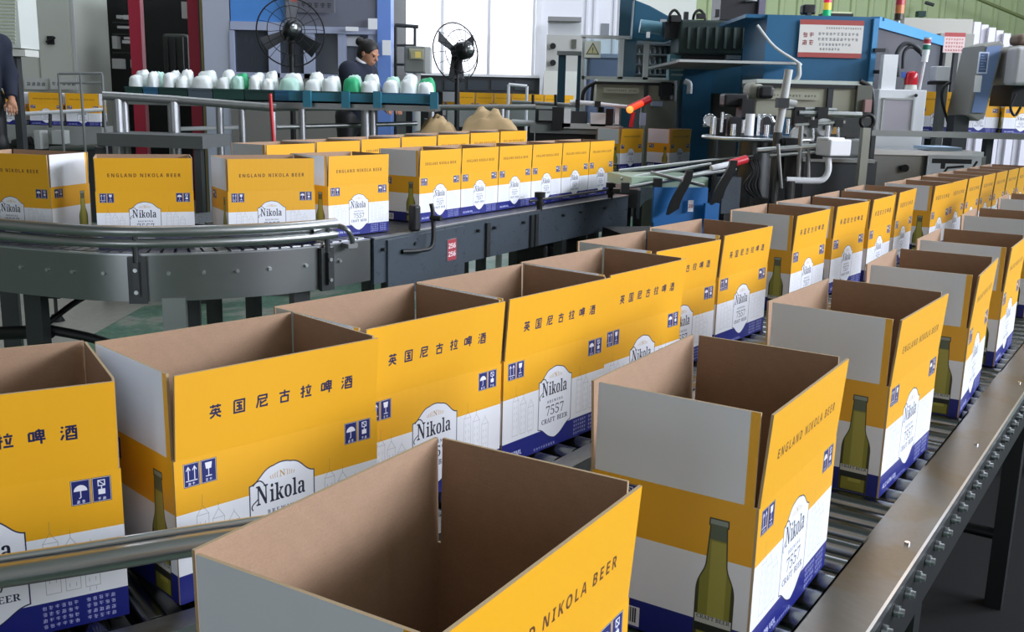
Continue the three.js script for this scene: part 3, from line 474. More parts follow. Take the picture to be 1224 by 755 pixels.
{
  // blue bracket table with crossing guide rods in front of the turntable
  const t = thing('pusher_table', 'bright blue bracket frame carrying crossed guide rods and a number plate', 'pusher', onY(800, 300, 0.0).setY(0));
  const y = 0.52, f = 1.0, D = 6.2;
  const plate = (u0, v0, u1, v1, dd, n = 'bracket_plate') => part(t, n, pbox(u0, v0, u1, v1, dd, 0.03, { yaw: 0.25 }), M.bracketBlue);
  plate(779, 224, 848, 266, D); plate(842, 243, 860, 268, D - 0.02); plate(779, 262, 846, 285, D);
  part(t, 'table_top', [pbox(752, 212, 850, 224, D + 0.1, 0.45, { yaw: 0.25 })], std(0x9fb6a0, 0.4, 0.2), 'pale green table top');
  const swoop = (u, v) => { const s = new THREE.Shape(), k = D / FOC; s.moveTo(0, 0); s.lineTo(12 * k, 8 * k); s.bezierCurveTo(14 * k, 26 * k, 26 * k, 34 * k, 26 * k, 52 * k); s.lineTo(18 * k, 52 * k); s.bezierCurveTo(16 * k, 36 * k, 2 * k, 26 * k, -2 * k, 0); const p = at(u, v, D - 0.08); return new THREE.ExtrudeGeometry(s, { depth: 0.04, bevelEnabled: false }).translate(p.x, p.y, p.z); };
  part(t, 'side_arm', swoop(798, 256), M.black, 'black curved arm'); part(t, 'side_arm', swoop(850, 244), M.black, 'black curved arm');
  const tx = canvasTex(64, 128, (x) => { x.fillStyle = '#e9e4e6'; x.fillRect(0, 0, 64, 128); x.fillStyle = '#b23a4a'; x.textAlign = 'center'; x.textBaseline = 'middle'; x.font = 'bold 52px sans-serif'; x.fillText('20', 32, 66); });
  const m = new THREE.Mesh(new THREE.BoxGeometry(0.035, 0.07, 0.004), [M.white, M.white, M.white, M.white, std(0xffffff, 0.5, 0, { map: tx }), M.white]); m.name = 'number_plate'; m.position.copy(at(825.5, 246, D - 0.02)).sub(t.position); m.rotation.y = 0.25; t.add(m);
  for (const [a, b] of [[[742, 214, 6.4], [850, 196, 6.5]], [[748, 224, 6.2], [880, 202, 6.3]], [[740, 204, 6.6], [900, 186, 6.7]], [[770, 221, 6.3], [850, 204, 6.6]], [[778, 206, 6.3], [842, 222, 6.1]]]) part(t, 'guide_rod', prod(a, b, 0.011), M.steel);
  part(t, 'rod_clamp', [cbox(0.05, 0.06, 0.05, at(786, 219, 6.2)), cbox(0.05, 0.06, 0.05, at(747, 224, 6.15))], M.black);
  part(t, 'red_glow_bar', prod([872, 196, 6.25], [892, 190, 6.3], 0.026, 12), M.redGlow = std(0xd9303c, 0.35), 'red bar standing in for a blurred red glow'); part(t, 'roller_sleeve', prod([850, 201, 6.2], [872, 196, 6.25], 0.018, 12), M.white);  // red bar colours in a blurred red glow
  part(t, 'shade_base', [pbox(755, 285, 862, 300, D, 0.6, { down: 0, yaw: 0.25 })], M.black);  // black block paints in the shadow under the table
  part(t, 'side_panel', pbox(860, 212, 888, 255, 6.3, 0.06, { yaw: 0.5 }), M.slate);
  part(t, 'side_panel', pbox(862, 252, 888, 275, 6.32, 0.4, { yaw: 0.5, down: 0 }), M.black);  // black lower block also paints the shadow under the table
}
{
  // bench of crates: tube frame, teal rail with clamps, crates and wrapped bundles
  const D = 8.4;
  const t = thing('crate_bench', 'long steel bench with a teal side rail below the white bundles', 'bench', at(330, 160, D).setY(0));
  part(t, 'bench_top', pbox(140, 122, 520, 129, D, 0.6), M.steelDull);
  for (const [a, b, r] of [[[122, 114, 7.6], [212, 119.5, 7.8], 0.034], [[212, 119.5, 7.8], [330, 129, 8.0], 0.032], [[330, 129, 9.2], [640, 128, 9.3], 0.026]]) part(t, 'front_tube', prod(a, b, r), M.steelDull);
  part(t, 'lower_tube', prod([138, 158, 7.7], [232, 170, 7.9], 0.02), M.steelDull); part(t, 'lower_tube', prod([330, 152, 8.3], [498, 147.5, 8.9], 0.02), M.steelDull);
  part(t, 'white_tube', prod([215, 154, 8.6], [285, 152, 8.7], 0.018), M.white);
  for (const [u, v, dd, r] of [[140, 116, 7.65, 0.04], [148, 117, 7.7, 0.03], [207, 121, 7.8, 0.045], [262, 124, 8.3, 0.03], [289, 127, 7.95, 0.025], [326, 130, 8.1, 0.025], [361, 130, 8.4, 0.03], [437, 130, 8.5, 0.04], [446, 130, 8.5, 0.025], [516, 130, 9.25, 0.03], [600, 130, 9.28, 0.03]]) { const p = at(u, v, dd); part(t, 'leg', rod(p, Vec(p.x, 0, p.z), r, 10), M.tubeLeg = M.tubeLeg ?? std(0xa5a7a8, 0.4, 1)); }
  part(t, 'base_panel', [pbox(112, 161, 245, 176, 7.3, 0.5, { yaw: -0.12 })], std(0x5a5d5c, 0.6), 'dark grey panel at the foot of the frame');
  for (const u of [118, 236]) part(t, 'panel_leg', pbox(u - 4, 176, u + 4, 200, 7.4, 0.08, { down: 0 }), M.darkSteel);
  part(t, 'side_rail', pbox(345, 112, 522, 122, D - 0.06, 0.03), M.tealRail = std(0x2b6f83, 0.5));
  for (const [u, v] of [[367, 108], [413, 109], [451, 109], [519, 110]]) part(t, 'clamp', [pbox(u - 5, v, u + 4, v + 20, D - 0.12, 0.06)], M.tealRail);
  const mats = [M.greenDark, std(0x2a5f7e, 0.55), std(0x1b3b36, 0.6), std(0x4f5b63, 0.6), std(0x20463d, 0.6)];
  const cr = [[146, 168, 0], [168, 187, 1], [187, 222, 2], [222, 252, 3], [252, 290, 4], [290, 326, 2], [326, 358, 1], [358, 404, 4], [404, 452, 0], [452, 520, 1]];
  const benchY = at(330, 122, D).y + 0.002; const gCr = 'plastic crates along the bench', names = ['dark green', 'blue', 'blackish green', 'slate grey', 'bottle green'];
  cr.forEach(([a, b, m], i) => {
    const vt = 102 + (a - 146) * 0.026, v = vt + 18 + 1.5, p = at((a + b) / 2, v, D), w = (b - a) * D / FOC - 0.012, h = 0.095, o = thing('crate', `${names[m]} plastic crate on the steel bench, ${ORD[i]} from the dark machine bay`, 'crate', Vec(p.x, benchY, p.z), gCr);
    const y = o.position.y, x = p.x, z = p.z - 0.22;
    part(o, 'base', bx(x - w / 2, x + w / 2, y, y + 0.01, z - 0.16, z + 0.16), mats[m]);
    part(o, 'wall', [bx(x - w / 2, x + w / 2, y, y + h, z + 0.15, z + 0.16), bx(x - w / 2, x + w / 2, y, y + h, z - 0.16, z - 0.15), bx(x - w / 2, x - w / 2 + 0.01, y, y + h, z - 0.15, z + 0.15), bx(x + w / 2 - 0.01, x + w / 2, y, y + h, z - 0.15, z + 0.15)], mats[m]);
    part(o, 'rim', [bx(x - w / 2, x + w / 2, y + h - 0.016, y + h, z + 0.16, z + 0.172)], mats[m]);
  });
  // white and mint bundles in the crates
  const lump = (sd) => { const g = new THREE.IcosahedronGeometry(1, 4), p = g.attributes.position; for (let i = 0; i < p.count; i++) { let x = p.getX(i), y = p.getY(i), z = p.getZ(i); const bq = (q) => Math.sign(q) * Math.pow(Math.abs(q), 0.72); x = bq(x); y = bq(y); z = bq(z); { const l = Math.pow(Math.abs(x) ** 3 + Math.abs(y) ** 3 + Math.abs(z) ** 3, 1 / 3); x /= l; y /= l; z /= l; } const k = 1 + 0.13 * noise.noise(x * 1.7 + sd, y * 1.7, z * 1.7) + 0.07 * noise.noise(x * 4 + sd, y * 4, z * 4); p.setXYZ(i, x * k, (y < -0.5 ? -0.5 + (y + 0.5) * 0.2 : y) * k, z * k); } const m = mergeVertices(g.deleteAttribute('normal').deleteAttribute('uv')); m.computeVertexNormals(); return m; };
  const lumps = [0, 1, 2, 3].map((k) => lump(k * 7.3));
  const white = std(0xeff5f2, 0.45), mint = std(0xbfe6d6, 0.45), grn = std(0x2fae74, 0.5);
  let bi = 0;
  cr.forEach(([a, b], ci) => {
    const p = at((a + b) / 2, 122, D), w = (b - a) * D / FOC / 1.02 - 0.036, n = Math.max(1, Math.round(w / 0.13));
    for (let row = 0; row < 2; row++) for (let j = 0; j < n; j++, bi++) {
      const k = [3, 11, 18, 26, 31].includes(bi) ? 1 : [13, 24, 33].includes(bi) ? 2 : 0, h = 0.172 + row * 0.03 + (bi * 7 % 5) * 0.008, m = new THREE.Mesh(lumps[bi % 4], [white, mint, grn][k]); m.name = numbered('wrapped_bundle');
      m.scale.set(w / n / 2 * 0.93, h / 1.75, 0.064); m.position.set(p.x - w / 2 + w * (j + 0.5) / n, benchY + 0.018 + h * 0.42, -D - 0.145 - row * 0.15); m.castShadow = m.receiveShadow = true;
      m.userData = { label: `${['white', 'mint tinted', 'green'][k]} rounded bundle, ${row ? 'back' : 'front'} row of the ${ORD[ci]} crate from the dark machine bay`, category: 'bundle', group: `bundles in the crates on the bench` }; scene.add(m);
    }
  });
  const mop = thing('mop_handle', 'thin red handle leaning on the front of the crate bench', 'handle', at(336, 172, 7.9).setY(0));
  part(mop, 'handle', rod(at(323, 112, 7.88), Vec(at(336, 172, 7.8).x, 0, at(336, 172, 7.8).z), 0.014, 8), M.redBright); part(mop, 'head', cbox(0.2, 0.04, 0.08, Vec(at(336, 172, 7.8).x, 0.02, at(336, 172, 7.8).z)), M.grey);
  const bin = thing('green_bin', 'green plastic bin standing under the end of the crate bench', 'bin', at(495, 140, 9.6).setY(0));
  const bp = at(495, 140, 9.6); part(bin, 'body', [cbox(0.16, 1.18, 0.2, Vec(bp.x - 0.06, 0.59, bp.z), 0, 0.02)], M.green); part(bin, 'body', cbox(0.1, 1.2, 0.2, Vec(bp.x + 0.12, 0.6, bp.z), 0, 0.02), M.green); part(bin, 'rim', cbox(0.34, 0.03, 0.24, Vec(bp.x, 1.19, bp.z)), M.green);
  // crumpled kraft paper sheets
  const paper = (uv, sc, sd, lab) => { const p = at(...uv), g = new THREE.PlaneGeometry(2, 2, 22, 16), q = g.attributes.position; for (let i = 0; i < q.count; i++) { const x = q.getX(i), y = q.getY(i), e = Math.sqrt(Math.max(0, (1 - x * x) * (1 - y * y))), h = e * (1 - 0.35 * Math.abs(x + 0.2) + 0.45 * noise.noise(x * 2.2 + sd, y * 2.2, sd) + 0.22 * Math.abs(noise.noise(x * 6, y * 6 + sd, 1))); q.setXYZ(i, x * sc[0], Math.max(0.006, h * sc[1]), -y * sc[2]); } g.computeVertexNormals(); const m = new THREE.Mesh(g, M.paper = M.paper ?? std(0xb79c72, 0.85, 0, { side: THREE.DoubleSide })); m.name = numbered('crumpled_paper'); m.position.copy(p); m.castShadow = m.receiveShadow = true; m.userData = { label: lab, category: 'packing paper' }; scene.add(m); };
  const tab = thing('paper_table', 'low grey table holding the crumpled brown packing paper', 'table', at(560, 165, 8.3).setY(0));
  part(tab, 'top', pbox(492, 160, 628, 163, 8.35, 0.5), M.grey); for (const u of [500, 560, 620]) { const p = at(u, 162, 8.5); part(tab, 'leg', rod(p, Vec(p.x, 0, p.z), 0.02), M.darkSteel); }
  paper([524, 158.6, 8.6], [0.15, 0.14, 0.14], 1.3, 'folded brown packing paper beside the green bin'); paper([586, 158.9, 8.6], [0.24, 0.2, 0.16], 4.7, 'large crumpled heap of brown packing paper on the low table');
}
// ---------- machines and fittings in the background ----------
const each = (t, name, geos, mat, label) => geos.map((g) => part(t, name, g, mat, label));
function signPanel(t, name, u0, v0, u1, v1, D, tex, o = {}) {
  const c = at((u0 + u1) / 2, (v0 + v1) / 2, D), w = (u1 - u0) * D / -ray((u0 + u1) / 2, (v0 + v1) / 2).z / FOC, h = at((u0 + u1) / 2, v0, D).y - at((u0 + u1) / 2, v1, D).y, e = o.edge ?? M.white;
  const m = new THREE.Mesh(new THREE.BoxGeometry(w, h, 0.008), [e, e, e, e, std(0xffffff, 0.5, 0, { map: tex, ...(o.emissive ? { emissive: 0xffffff, emissiveMap: tex, emissiveIntensity: o.emissive } : {}) }), e]);
  m.name = name; m.position.copy(c).sub(offset(t)); m.rotation.y = o.yaw ?? 0; m.castShadow = m.receiveShadow = true; if (o.label) m.userData.label = o.label; t.add(m); return m;
}
const base = (u, D) => at(u, 110, D).setY(0);
const glyphRows = (rows, bg, fg, w = 256, h = 128, sz = 20) => canvasTex(w, h, (x) => { x.fillStyle = bg; x.fillRect(0, 0, w, h); rows.forEach(([x0, y, n, s, col]) => { for (let k = 0; k < n; k++) tinyGlyph(x, x0 + k * s * 1.18, y, s, col ?? fg, s * 0.13); }); });
{ // cabinet and column at the left
  const t = thing('electrical_cabinet', 'tall grey green cabinet with a black handle and two notice plates', 'cabinet', base(55, 13));
  part(t, 'body', pbox(14, -20, 87, 112, 13, 1.15, { down: 0 }), M.cabinet = std(0xb9bdb2, 0.55)); const dp = part(t, 'door_panel', pbox(46, -20, 84, 110, 12.98, 0.02), M.cabinet); part(dp, 'handle', [pbox(56, 43, 64, 53, 12.95, 0.04), prod([55, 50, 12.93], [66, 45, 12.93], 0.012)], M.black); part(t, 'corner_strip', pbox(86, -20, 90, 112, 12.99, 0.03, { down: 0 }), M.paleGrey);
  signPanel(t, 'notice_plate', 29, 93, 58, 107, 12.95, glyphRows([[26, 44, 4, 44]], '#b9bcb8', '#4a4d4c'));
  signPanel(t, 'notice_plate', 60, 93, 92, 107, 12.9, glyphRows([[16, 44, 5, 40]], '#b9bcb8', '#4a4d4c'));
  const r = thing('handrail', 'thin grey tube handrail in front of the tall cabinet', 'handrail', base(96, 11.2)); each(r, 'rail', [prod([70, 88, 11.2], [122, 87.5, 11.2], 0.014), prod([70, 99, 11.2], [122, 99, 11.2], 0.012)], M.grey); for (const u of [70, 96, 122]) { const p = at(u, 88, 11.2); part(r, 'post', rod(p, Vec(p.x, 0, p.z), 0.014), M.grey); }
  // louvred unit on a stand
  const l = thing('ventilation_unit', 'pale louvred ventilation unit on a stand beside the cabinet', 'ventilation unit', base(20, 10.4));
  const lb = at(30, 28, 9.5); part(l, 'casing', pbox(-4, -25, 22, 57, 10.4, 0.4), std(0xd3d8d0, 0.5)); for (let k = 0; k < 18; k++) part(l, 'louvre', pbox(-3, -22 + k * 4.2, 18, -20 + k * 4.2, 10.39, 0.03), std(0xb7bca4, 0.6)); part(l, 'sill', pbox(8, 59, 30, 67, 10.42, 0.3), M.offWhite); part(l, 'post', pbox(12, 66, 20, 80, 10.5, 0.1, { down: 0 }), M.darkGrey);
}
{ // dark bay with red posts
  const t = thing('palletiser_bay', 'dark open machine bay with two red posts', 'machine', base(185, 13.4));
  part(t, 'back_panel', pbox(118, -25, 252, 112, 14.6, 0.1, { down: 0 }), M.black); part(t, 'side_panel', pbox(238, -25, 244, 112, 12.6, 1.6, { down: 0 }), M.darkGrey);  // black back panel paints in the darkness of the open bay
  each(t, 'post', [pbox(155, -25, 169, 112, 12.7, 0.12, { down: 0 }), pbox(225, -25, 238, 112, 12.7, 0.12, { down: 0 })], M.red, 'red square post'); part(t, 'edge_strip', pbox(239.5, -25, 242.5, 108, 12.55, 0.04, { down: 0 }), std(0x9a8a5c, 0.5));
  part(t, 'hopper', pbox(194, 40, 224, 92, 13.9, 0.4, { r: 0.05 }), std(0x3c423c, 0.6), 'dark green grey hopper'); each(t, 'hopper_rib', [198, 207, 216].map((u) => pbox(u, 44, u + 3, 90, 13.84, 0.05)), M.darkGrey);
  for (const [a, b, c, d] of [[139, 18, 145, 22], [147, 18, 157, 23], [140, 31, 157, 34], [148, 44, 157, 47], [146, 48, 158, 52], [134, 43, 140, 58], [134, 70, 146, 82], [156, 71, 160, 81], [217, 2, 224, 22]]) part(t, 'fitting', pbox(a, b, c, d, 13.3, 0.12), M.paleGrey);
  each(t, 'shelf', [26, 40, 62].map((v) => pbox(134, v, 158, v + 2, 13.4, 0.3)), M.darkSteel); part(t, 'deck', pbox(140, 112, 245, 118, 12.9, 1.2), M.darkSteel);
}
{ // blue bottle washer
  const D = 12, t = thing('bottle_washer', 'large blue and stainless machine with dark viewing windows', 'machine', base(355, D));
  part(t, 'housing', pbox(244, -25, 468, 112, D + 0.35, 1.6, { down: 0 }), M.darkGrey);
  part(t, 'corner_column', pbox(243, -25, 275, 112, D, 0.3, { down: 0 }), M.steelLilac = std(0xc6cbdb, 0.4, 0.5), 'brushed stainless corner column');
  part(t, 'top_panel', pbox(275, -25, 345, 26, D, 0.06), M.skyBlue, 'bright blue top panel'); part(t, 'top_panel', pbox(340, -25, 452, 32, D - 0.05, 0.06), std(0x6d6f7c, 0.5), 'grey top panel'); part(t, 'corner_column', pbox(451, -25, 467, 112, D - 0.08, 0.3, { down: 0 }), std(0x6c8dd0, 0.45), 'blue corner column');
  each(t, 'frame_bar', [pbox(275, 26, 345, 36, D - 0.02, 0.1), pbox(340, 32, 452, 40, D - 0.05, 0.1), pbox(275, 36, 280, 94, D - 0.03, 0.1), pbox(321, 36, 334, 94, D - 0.03, 0.1), pbox(363, 38, 376, 94, D - 0.03, 0.1), pbox(404, 40, 413, 94, D - 0.03, 0.1), pbox(440, 40, 452, 94, D - 0.03, 0.1), pbox(275, 88, 452, 94, D - 0.03, 0.1)], M.lilac);
  part(t, 'lower_panel', pbox(275, 94, 452, 112, D - 0.02, 0.1, { down: 0 }), std(0x7b7972, 0.6));
  each(t, 'window_pane', [pbox(280, 36, 321, 88, D + 0.02, 0.012), pbox(334, 38, 363, 88, D + 0.02, 0.012), pbox(376, 40, 404, 88, D + 0.02, 0.012)], M.smoke);
  const amber = std(0x8a6a3a, 0.35), pale = std(0xc9c9d0, 0.4);
  for (let k = 0; k < 9; k++) part(t, 'bottle', rod(at(283 + k * 4.3, 78, D + 0.2), at(283 + k * 4.3, 69, D + 0.2), 0.016, 8, 0.012), amber); for (let k = 0; k < 6; k++) part(t, 'bottle', rod(at(337 + k * 4.3, 80, D + 0.2), at(337 + k * 4.3, 71, D + 0.2), 0.016, 8, 0.012), amber);
  for (const [u, v] of [[292, 42], [300, 44], [310, 42]]) part(t, 'nozzle', pbox(u, v, u + 3, v + 9, D + 0.2, 0.04), pale);
  part(t, 'opening_back', pbox(413, 40, 440, 92, D + 0.2, 0.03), std(0x8e93a0, 0.5)); part(t, 'work_sheet', pbox(414, 43, 430, 55, D + 0.1, 0.01), M.white);
  signPanel(t, 'name_board', 345, -12, 400, 15, D - 0.14, canvasTex(256, 128, (x) => { x.fillStyle = '#5c5d66'; x.fillRect(0, 0, 256, 128); x.fillStyle = '#a5574f'; x.fillRect(6, 40, 40, 70); for (let k = 0; k < 5; k++) tinyGlyph(x, 66 + k * 36, 70, 30, '#2b2d33', 5); }), { label: 'grey name board with dark characters' });
  each(t, 'paper_notice', [pbox(440, 22, 451, 35, D - 0.14, 0.006), pbox(457, 48, 467, 66, D - 0.16, 0.006), pbox(413, 32, 428, 37, D - 0.14, 0.02)], M.white);
}
{ // far low conveyor, rail, control box
  const t = thing('low_conveyor', 'long dark conveyor running below the bright window', 'conveyor', base(560, 17.2));
  part(t, 'side', pbox(468, 91, 645, 111, 17.2, 0.6), M.darkGrey); part(t, 'top_strip', pbox(468, 88, 645, 91, 17.15, 0.7), M.white); part(t, 'stand', pbox(480, 111, 640, 114, 17.3, 0.4, { down: 0 }), M.black); each(t, 'side_panel', [0, 1, 2, 3, 4, 5].map((k) => pbox(475 + k * 28, 96, 499 + k * 28, 108, 17.18, 0.03)), std(0x3a4046, 0.6));
  const r = thing('stair_rail', 'black tube handrail with three bars against the bright window', 'handrail', base(482, 12.6)); each(r, 'rail', [prod([472, 30, 12.6], [500, 32, 12.6], 0.022), prod([472, 54, 12.6], [497, 54.5, 12.6], 0.015), prod([472, 77, 12.6], [497, 77.5, 12.6], 0.015)], M.darkGrey); for (const u of [473, 496]) { const p = at(u, 31, 12.6); part(r, 'post', rod(p, Vec(p.x, 0, p.z), 0.018), M.darkGrey); }
  const c = thing('control_box', 'grey control box with a small yellow screen on a post', 'control box', base(498, 12)); part(c, 'casing', pbox(483, 55, 508, 87, 12, 0.25, { r: 0.02 }), std(0x73766f, 0.5)); part(c, 'side_cover', pbox(508, 56, 514, 87, 12.02, 0.24), M.paleGrey);
  part(c, 'screen_frame', pbox(489, 58, 507, 71, 11.98, 0.02), M.beige); signPanel(c, 'screen', 491, 60, 505, 70, 11.96, canvasTex(64, 48, (x) => { x.fillStyle = '#9c9a78'; x.fillRect(0, 0, 64, 48); x.fillStyle = '#e2c86a'; x.fillRect(24, 8, 32, 34); }), { label: 'small yellowish screen' });
  { const p = at(498, 88, 12.1); part(c, 'post', rod(p, Vec(p.x, 0, p.z), 0.05), M.paleGrey); part(c, 'foot', cbox(0.3, 0.03, 0.3, Vec(p.x, 0.015, p.z)), M.darkGrey); }
  // row of cartons far behind
  const g = 'small distant cartons below the window', cv = thing('distant_conveyor', 'grey conveyor carrying the distant row of cartons', 'conveyor', base(600, 14.6)); const y0 = at(600, 128, 14.6).y;
  const yb = at(545, 110, 14.4).y - CT, P = (k) => { const p = at(548, 122, 14.4); return Vec(p.x + 0.25 * k, yb, p.z - 0.33 * k); }, dc = new THREE.LineCurve3(P(-1.2).setY(0), P(6.6).setY(0));
  part(cv, 'bed', sweep(dc, -0.2, 0.2, yb - 0.08, yb - 0.002, 4), M.steelDull); part(cv, 'side_guard', sweep(dc, 0.2, 0.23, yb - 0.1, yb + 0.2, 4), M.grey); for (const k of [-1, 3, 6.4]) { const p = P(k); part(cv, 'leg', rod(Vec(p.x, 0, p.z), Vec(p.x, yb - 0.07, p.z), 0.04), M.darkSteel); }
  for (let k = 0; k < 7; k++) { const p = P(k); carton(p.x, yb, p.z, 52.9, true, `distant carton in the row below the bright window, ${ORD[k]} from the second fan`, g); }
  const w = thing('white_barrier', 'small white tube barrier standing before the distant row of cartons', 'barrier', at(620, 126, 13.4).setY(0)); each(w, 'tube', [prod([608, 101, 13.4], [630, 103, 13.4], 0.02), rod(at(608, 101, 13.4), at(608, 101, 13.4).setY(0), 0.02), rod(at(630, 103, 13.4), at(630, 103, 13.4).setY(0), 0.02)], M.white);
}
function fan(u, v, D, R, label, turn, spin) { // seen from behind
  const c = at(u, v, D), t = thing('pedestal_fan', label, 'fan', Vec(c.x, 0, c.z)), ax = Vec(Math.sin(turn), 0.12, Math.cos(turn)).normalize(), q = new THREE.Quaternion().setFromUnitVectors(Vec(0, 0, 1), ax), P = (x, y, z) => Vec(x, y, z).applyQuaternion(q).add(c);
  part(t, 'base', new THREE.CylinderGeometry(0.24, 0.28, 0.05, 24).translate(c.x, 0.025, c.z), M.black); part(t, 'pole', rod(Vec(c.x, 0.04, c.z), Vec(c.x, c.y - 0.08, c.z), 0.026, 10), M.black); part(t, 'yoke', rod(Vec(c.x, c.y - 0.2, c.z), P(0, -0.02, 0.04), 0.035, 10), M.black);
  const motor = new THREE.LatheGeometry([[0, 0.2], [0.06, 0.195], [0.085, 0.16], [0.09, 0.05], [0.075, -0.02], [0.03, -0.05], [0, -0.05]].map(([r, y]) => new THREE.Vector2(r, y)), 20).rotateX(Math.PI / 2).applyQuaternion(q).translate(c.x, c.y, c.z); part(t, 'motor', motor, std(0x26282a, 0.3, 0.4)); part(t, 'motor_cap', new THREE.SphereGeometry(0.042, 16, 10).applyQuaternion(q).translate(...P(0, 0, 0.19).toArray()), M.steelBright);
  for (let k = 0; k < 3; k++) { const a = spin + k * 2.094, g = new THREE.PlaneGeometry(R * 0.8, 0.13, 8, 4), p = g.attributes.position; for (let i = 0; i < p.count; i++) { const x = p.getX(i) + R * 0.5, y = p.getY(i) * (0.55 + 0.6 * x / R); p.setXYZ(i, x, y, -0.05 + y * 0.55 + 0.03 * Math.cos(y * 9)); } const th = g.clone().translate(0, 0, 0.006); const both = mergeGeometries([g.toNonIndexed(), th.toNonIndexed()]); both.computeVertexNormals(); part(t, 'blade', both.rotateZ(a).applyQuaternion(q).translate(c.x, c.y, c.z), std(0x2b2d30, 0.5, 0.3)); }
  const ring = (r, z, w = 0.004) => new THREE.TorusGeometry(r, w, 6, 48).applyQuaternion(q).translate(...P(0, 0, z).toArray()); each(t, 'guard_ring', [ring(R, -0.03, 0.007), ring(R * 0.72, 0.06), ring(R * 0.36, 0.09)], M.blackRubber); for (let k = 0; k < 16; k++) { const a = k * Math.PI / 8 + 0.1, f = (r, z) => P(Math.cos(a) * r, Math.sin(a) * r, z); part(t, 'guard_wire', tube([f(0.09, 0.1), f(R * 0.36, 0.09), f(R * 0.72, 0.06), f(R * 0.95, 0.0), f(R, -0.03)], 0.0026, 10, 4), M.blackRubber); }
}
fan(348, 38, 9.9, 0.32, 'black pedestal fan in front of the blue machine', 0.35, 3.6); fan(547, 62, 10.4, 0.29, 'black pedestal fan silhouetted against the bright window', 0.75, 0.5);
{ // white wall, boxes, guard
  const t = thing('wall_pilaster', 'broad white wall pilaster with a dark slot right of the bright window', 'pilaster', base(690, 18)); part(t, 'shaft', pbox(643, -40, 742, 112, 18, 0.5, { down: 0 }), std(0xe9e9ee, 0.7)); part(t, 'edge', pbox(640, -40, 647, 112, 17.95, 0.3, { down: 0 }), M.white); part(t, 'slot', pbox(718, 28, 728, 46, 17.98, 0.03), std(0x7e8288, 0.6)); each(t, 'rib', [700, 709, 733].map((u) => pbox(u, -40, u + 2.5, 112, 17.96, 0.06, { down: 0 })), std(0xdcdce2, 0.7));
  const e = thing('switch_cabinet', 'pale grey switch cabinet with two round knobs on the white wall', 'cabinet', base(674, 17)); part(e, 'casing', pbox(653, 42, 695, 85, 17, 0.3), std(0xb5b4ae, 0.55)); part(e, 'hood', pbox(655, 20, 695, 25, 17, 0.35), std(0x8d8d8c, 0.5)); part(e, 'back_plate', pbox(655, 24, 695, 42, 17.2, 0.1), std(0xc9cbcb, 0.5)); each(e, 'knob', [[661, 55], [661, 75]].map(([u, v]) => rod(at(u, v, 16.98), at(u, v, 16.9), 0.05, 10)), M.black); part(e, 'meter', pbox(684, 47, 689, 58, 16.96, 0.04), std(0x55564c, 0.5)); part(e, 'plinth', pbox(650, 85, 697, 90, 16.95, 0.4, { down: 0 }), M.offWhite);
  const f = thing('gate_frame', 'teal post frame with a grey top bar beside the guard', 'frame', base(682, 12.5)); each(f, 'post', [pbox(667, 63, 676, 112, 12.5, 0.1, { down: 0 }), pbox(690, 66, 695, 112, 12.5, 0.06, { down: 0 })], M.tealDark); part(f, 'top_bar', pbox(666, 61, 697, 66, 12.48, 0.1), M.grey);
  const g = thing('safety_guard', 'clear panel safety guard in an aluminium frame with a warning triangle', 'guard', base(755, 11.6)); each(g, 'frame_bar', [pbox(695, 43, 816, 47, 11.6, 0.06), pbox(695, 92, 816, 96, 11.6, 0.06), pbox(695, 44, 699, 112, 11.6, 0.06, { down: 0 }), pbox(739, 46, 745, 112, 11.6, 0.06, { down: 0 }), pbox(769, 46, 775, 112, 11.6, 0.06, { down: 0 }), pbox(811, 44, 816, 112, 11.6, 0.06, { down: 0 })], M.paleGrey); each(g, 'pane', [pbox(699, 47, 739, 93, 11.62, 0.008), pbox(745, 47, 769, 93, 11.62, 0.008), pbox(775, 47, 811, 93, 11.62, 0.008)], M.glass);
  signPanel(g, 'warning_sign', 699, 49, 718, 69, 11.56, canvasTex(128, 128, (x) => { x.fillStyle = '#c9cbbd'; x.fillRect(0, 0, 128, 128); x.strokeStyle = '#5e5f45'; x.lineWidth = 9; x.beginPath(); x.moveTo(64, 18); x.lineTo(112, 100); x.lineTo(16, 100); x.closePath(); x.fillStyle = '#b7b184'; x.fill(); x.stroke(); x.fillStyle = '#4d4e3c'; x.fillRect(60, 48, 8, 28); x.fillRect(60, 82, 8, 8); }), { label: 'pale sign with a warning triangle' });
  const b = thing('grey_blue_tank', 'blue grey rounded tank behind the clear guard', 'tank', base(722, 13.4)); part(b, 'body', pbox(701, 68, 742, 112, 13.4, 0.5, { down: 0, r: 0.06 }), std(0x5f6c86, 0.5)); part(b, 'lid', pbox(699, 64, 744, 69, 13.38, 0.55), std(0x8a93a5, 0.5));
  const k = thing('bottle_rack', 'dark rack of bottles behind the clear guard', 'rack', base(776, 13.6)); each(k, 'shelf', [52, 64, 76, 88].map((v) => pbox(746, v, 808, v + 2, 13.6, 0.4)), M.darkGrey); each(k, 'upright', [746, 806].map((u) => pbox(u, 48, u + 3, 112, 13.6, 0.4, { down: 0 })), M.darkGrey); part(k, 'back_panel', pbox(746, 48, 810, 112, 13.95, 0.03, { down: 0 }), std(0x55595c, 0.6)); for (let r = 0; r < 3; r++) for (let i = 0; i < 9; i++) part(k, 'bottle', rod(at(751 + i * 6.3, 64 + r * 12, 13.8), at(751 + i * 6.3, 56 + r * 12, 13.8), 0.025, 8, 0.012), std(0x6c7073, 0.4));
}
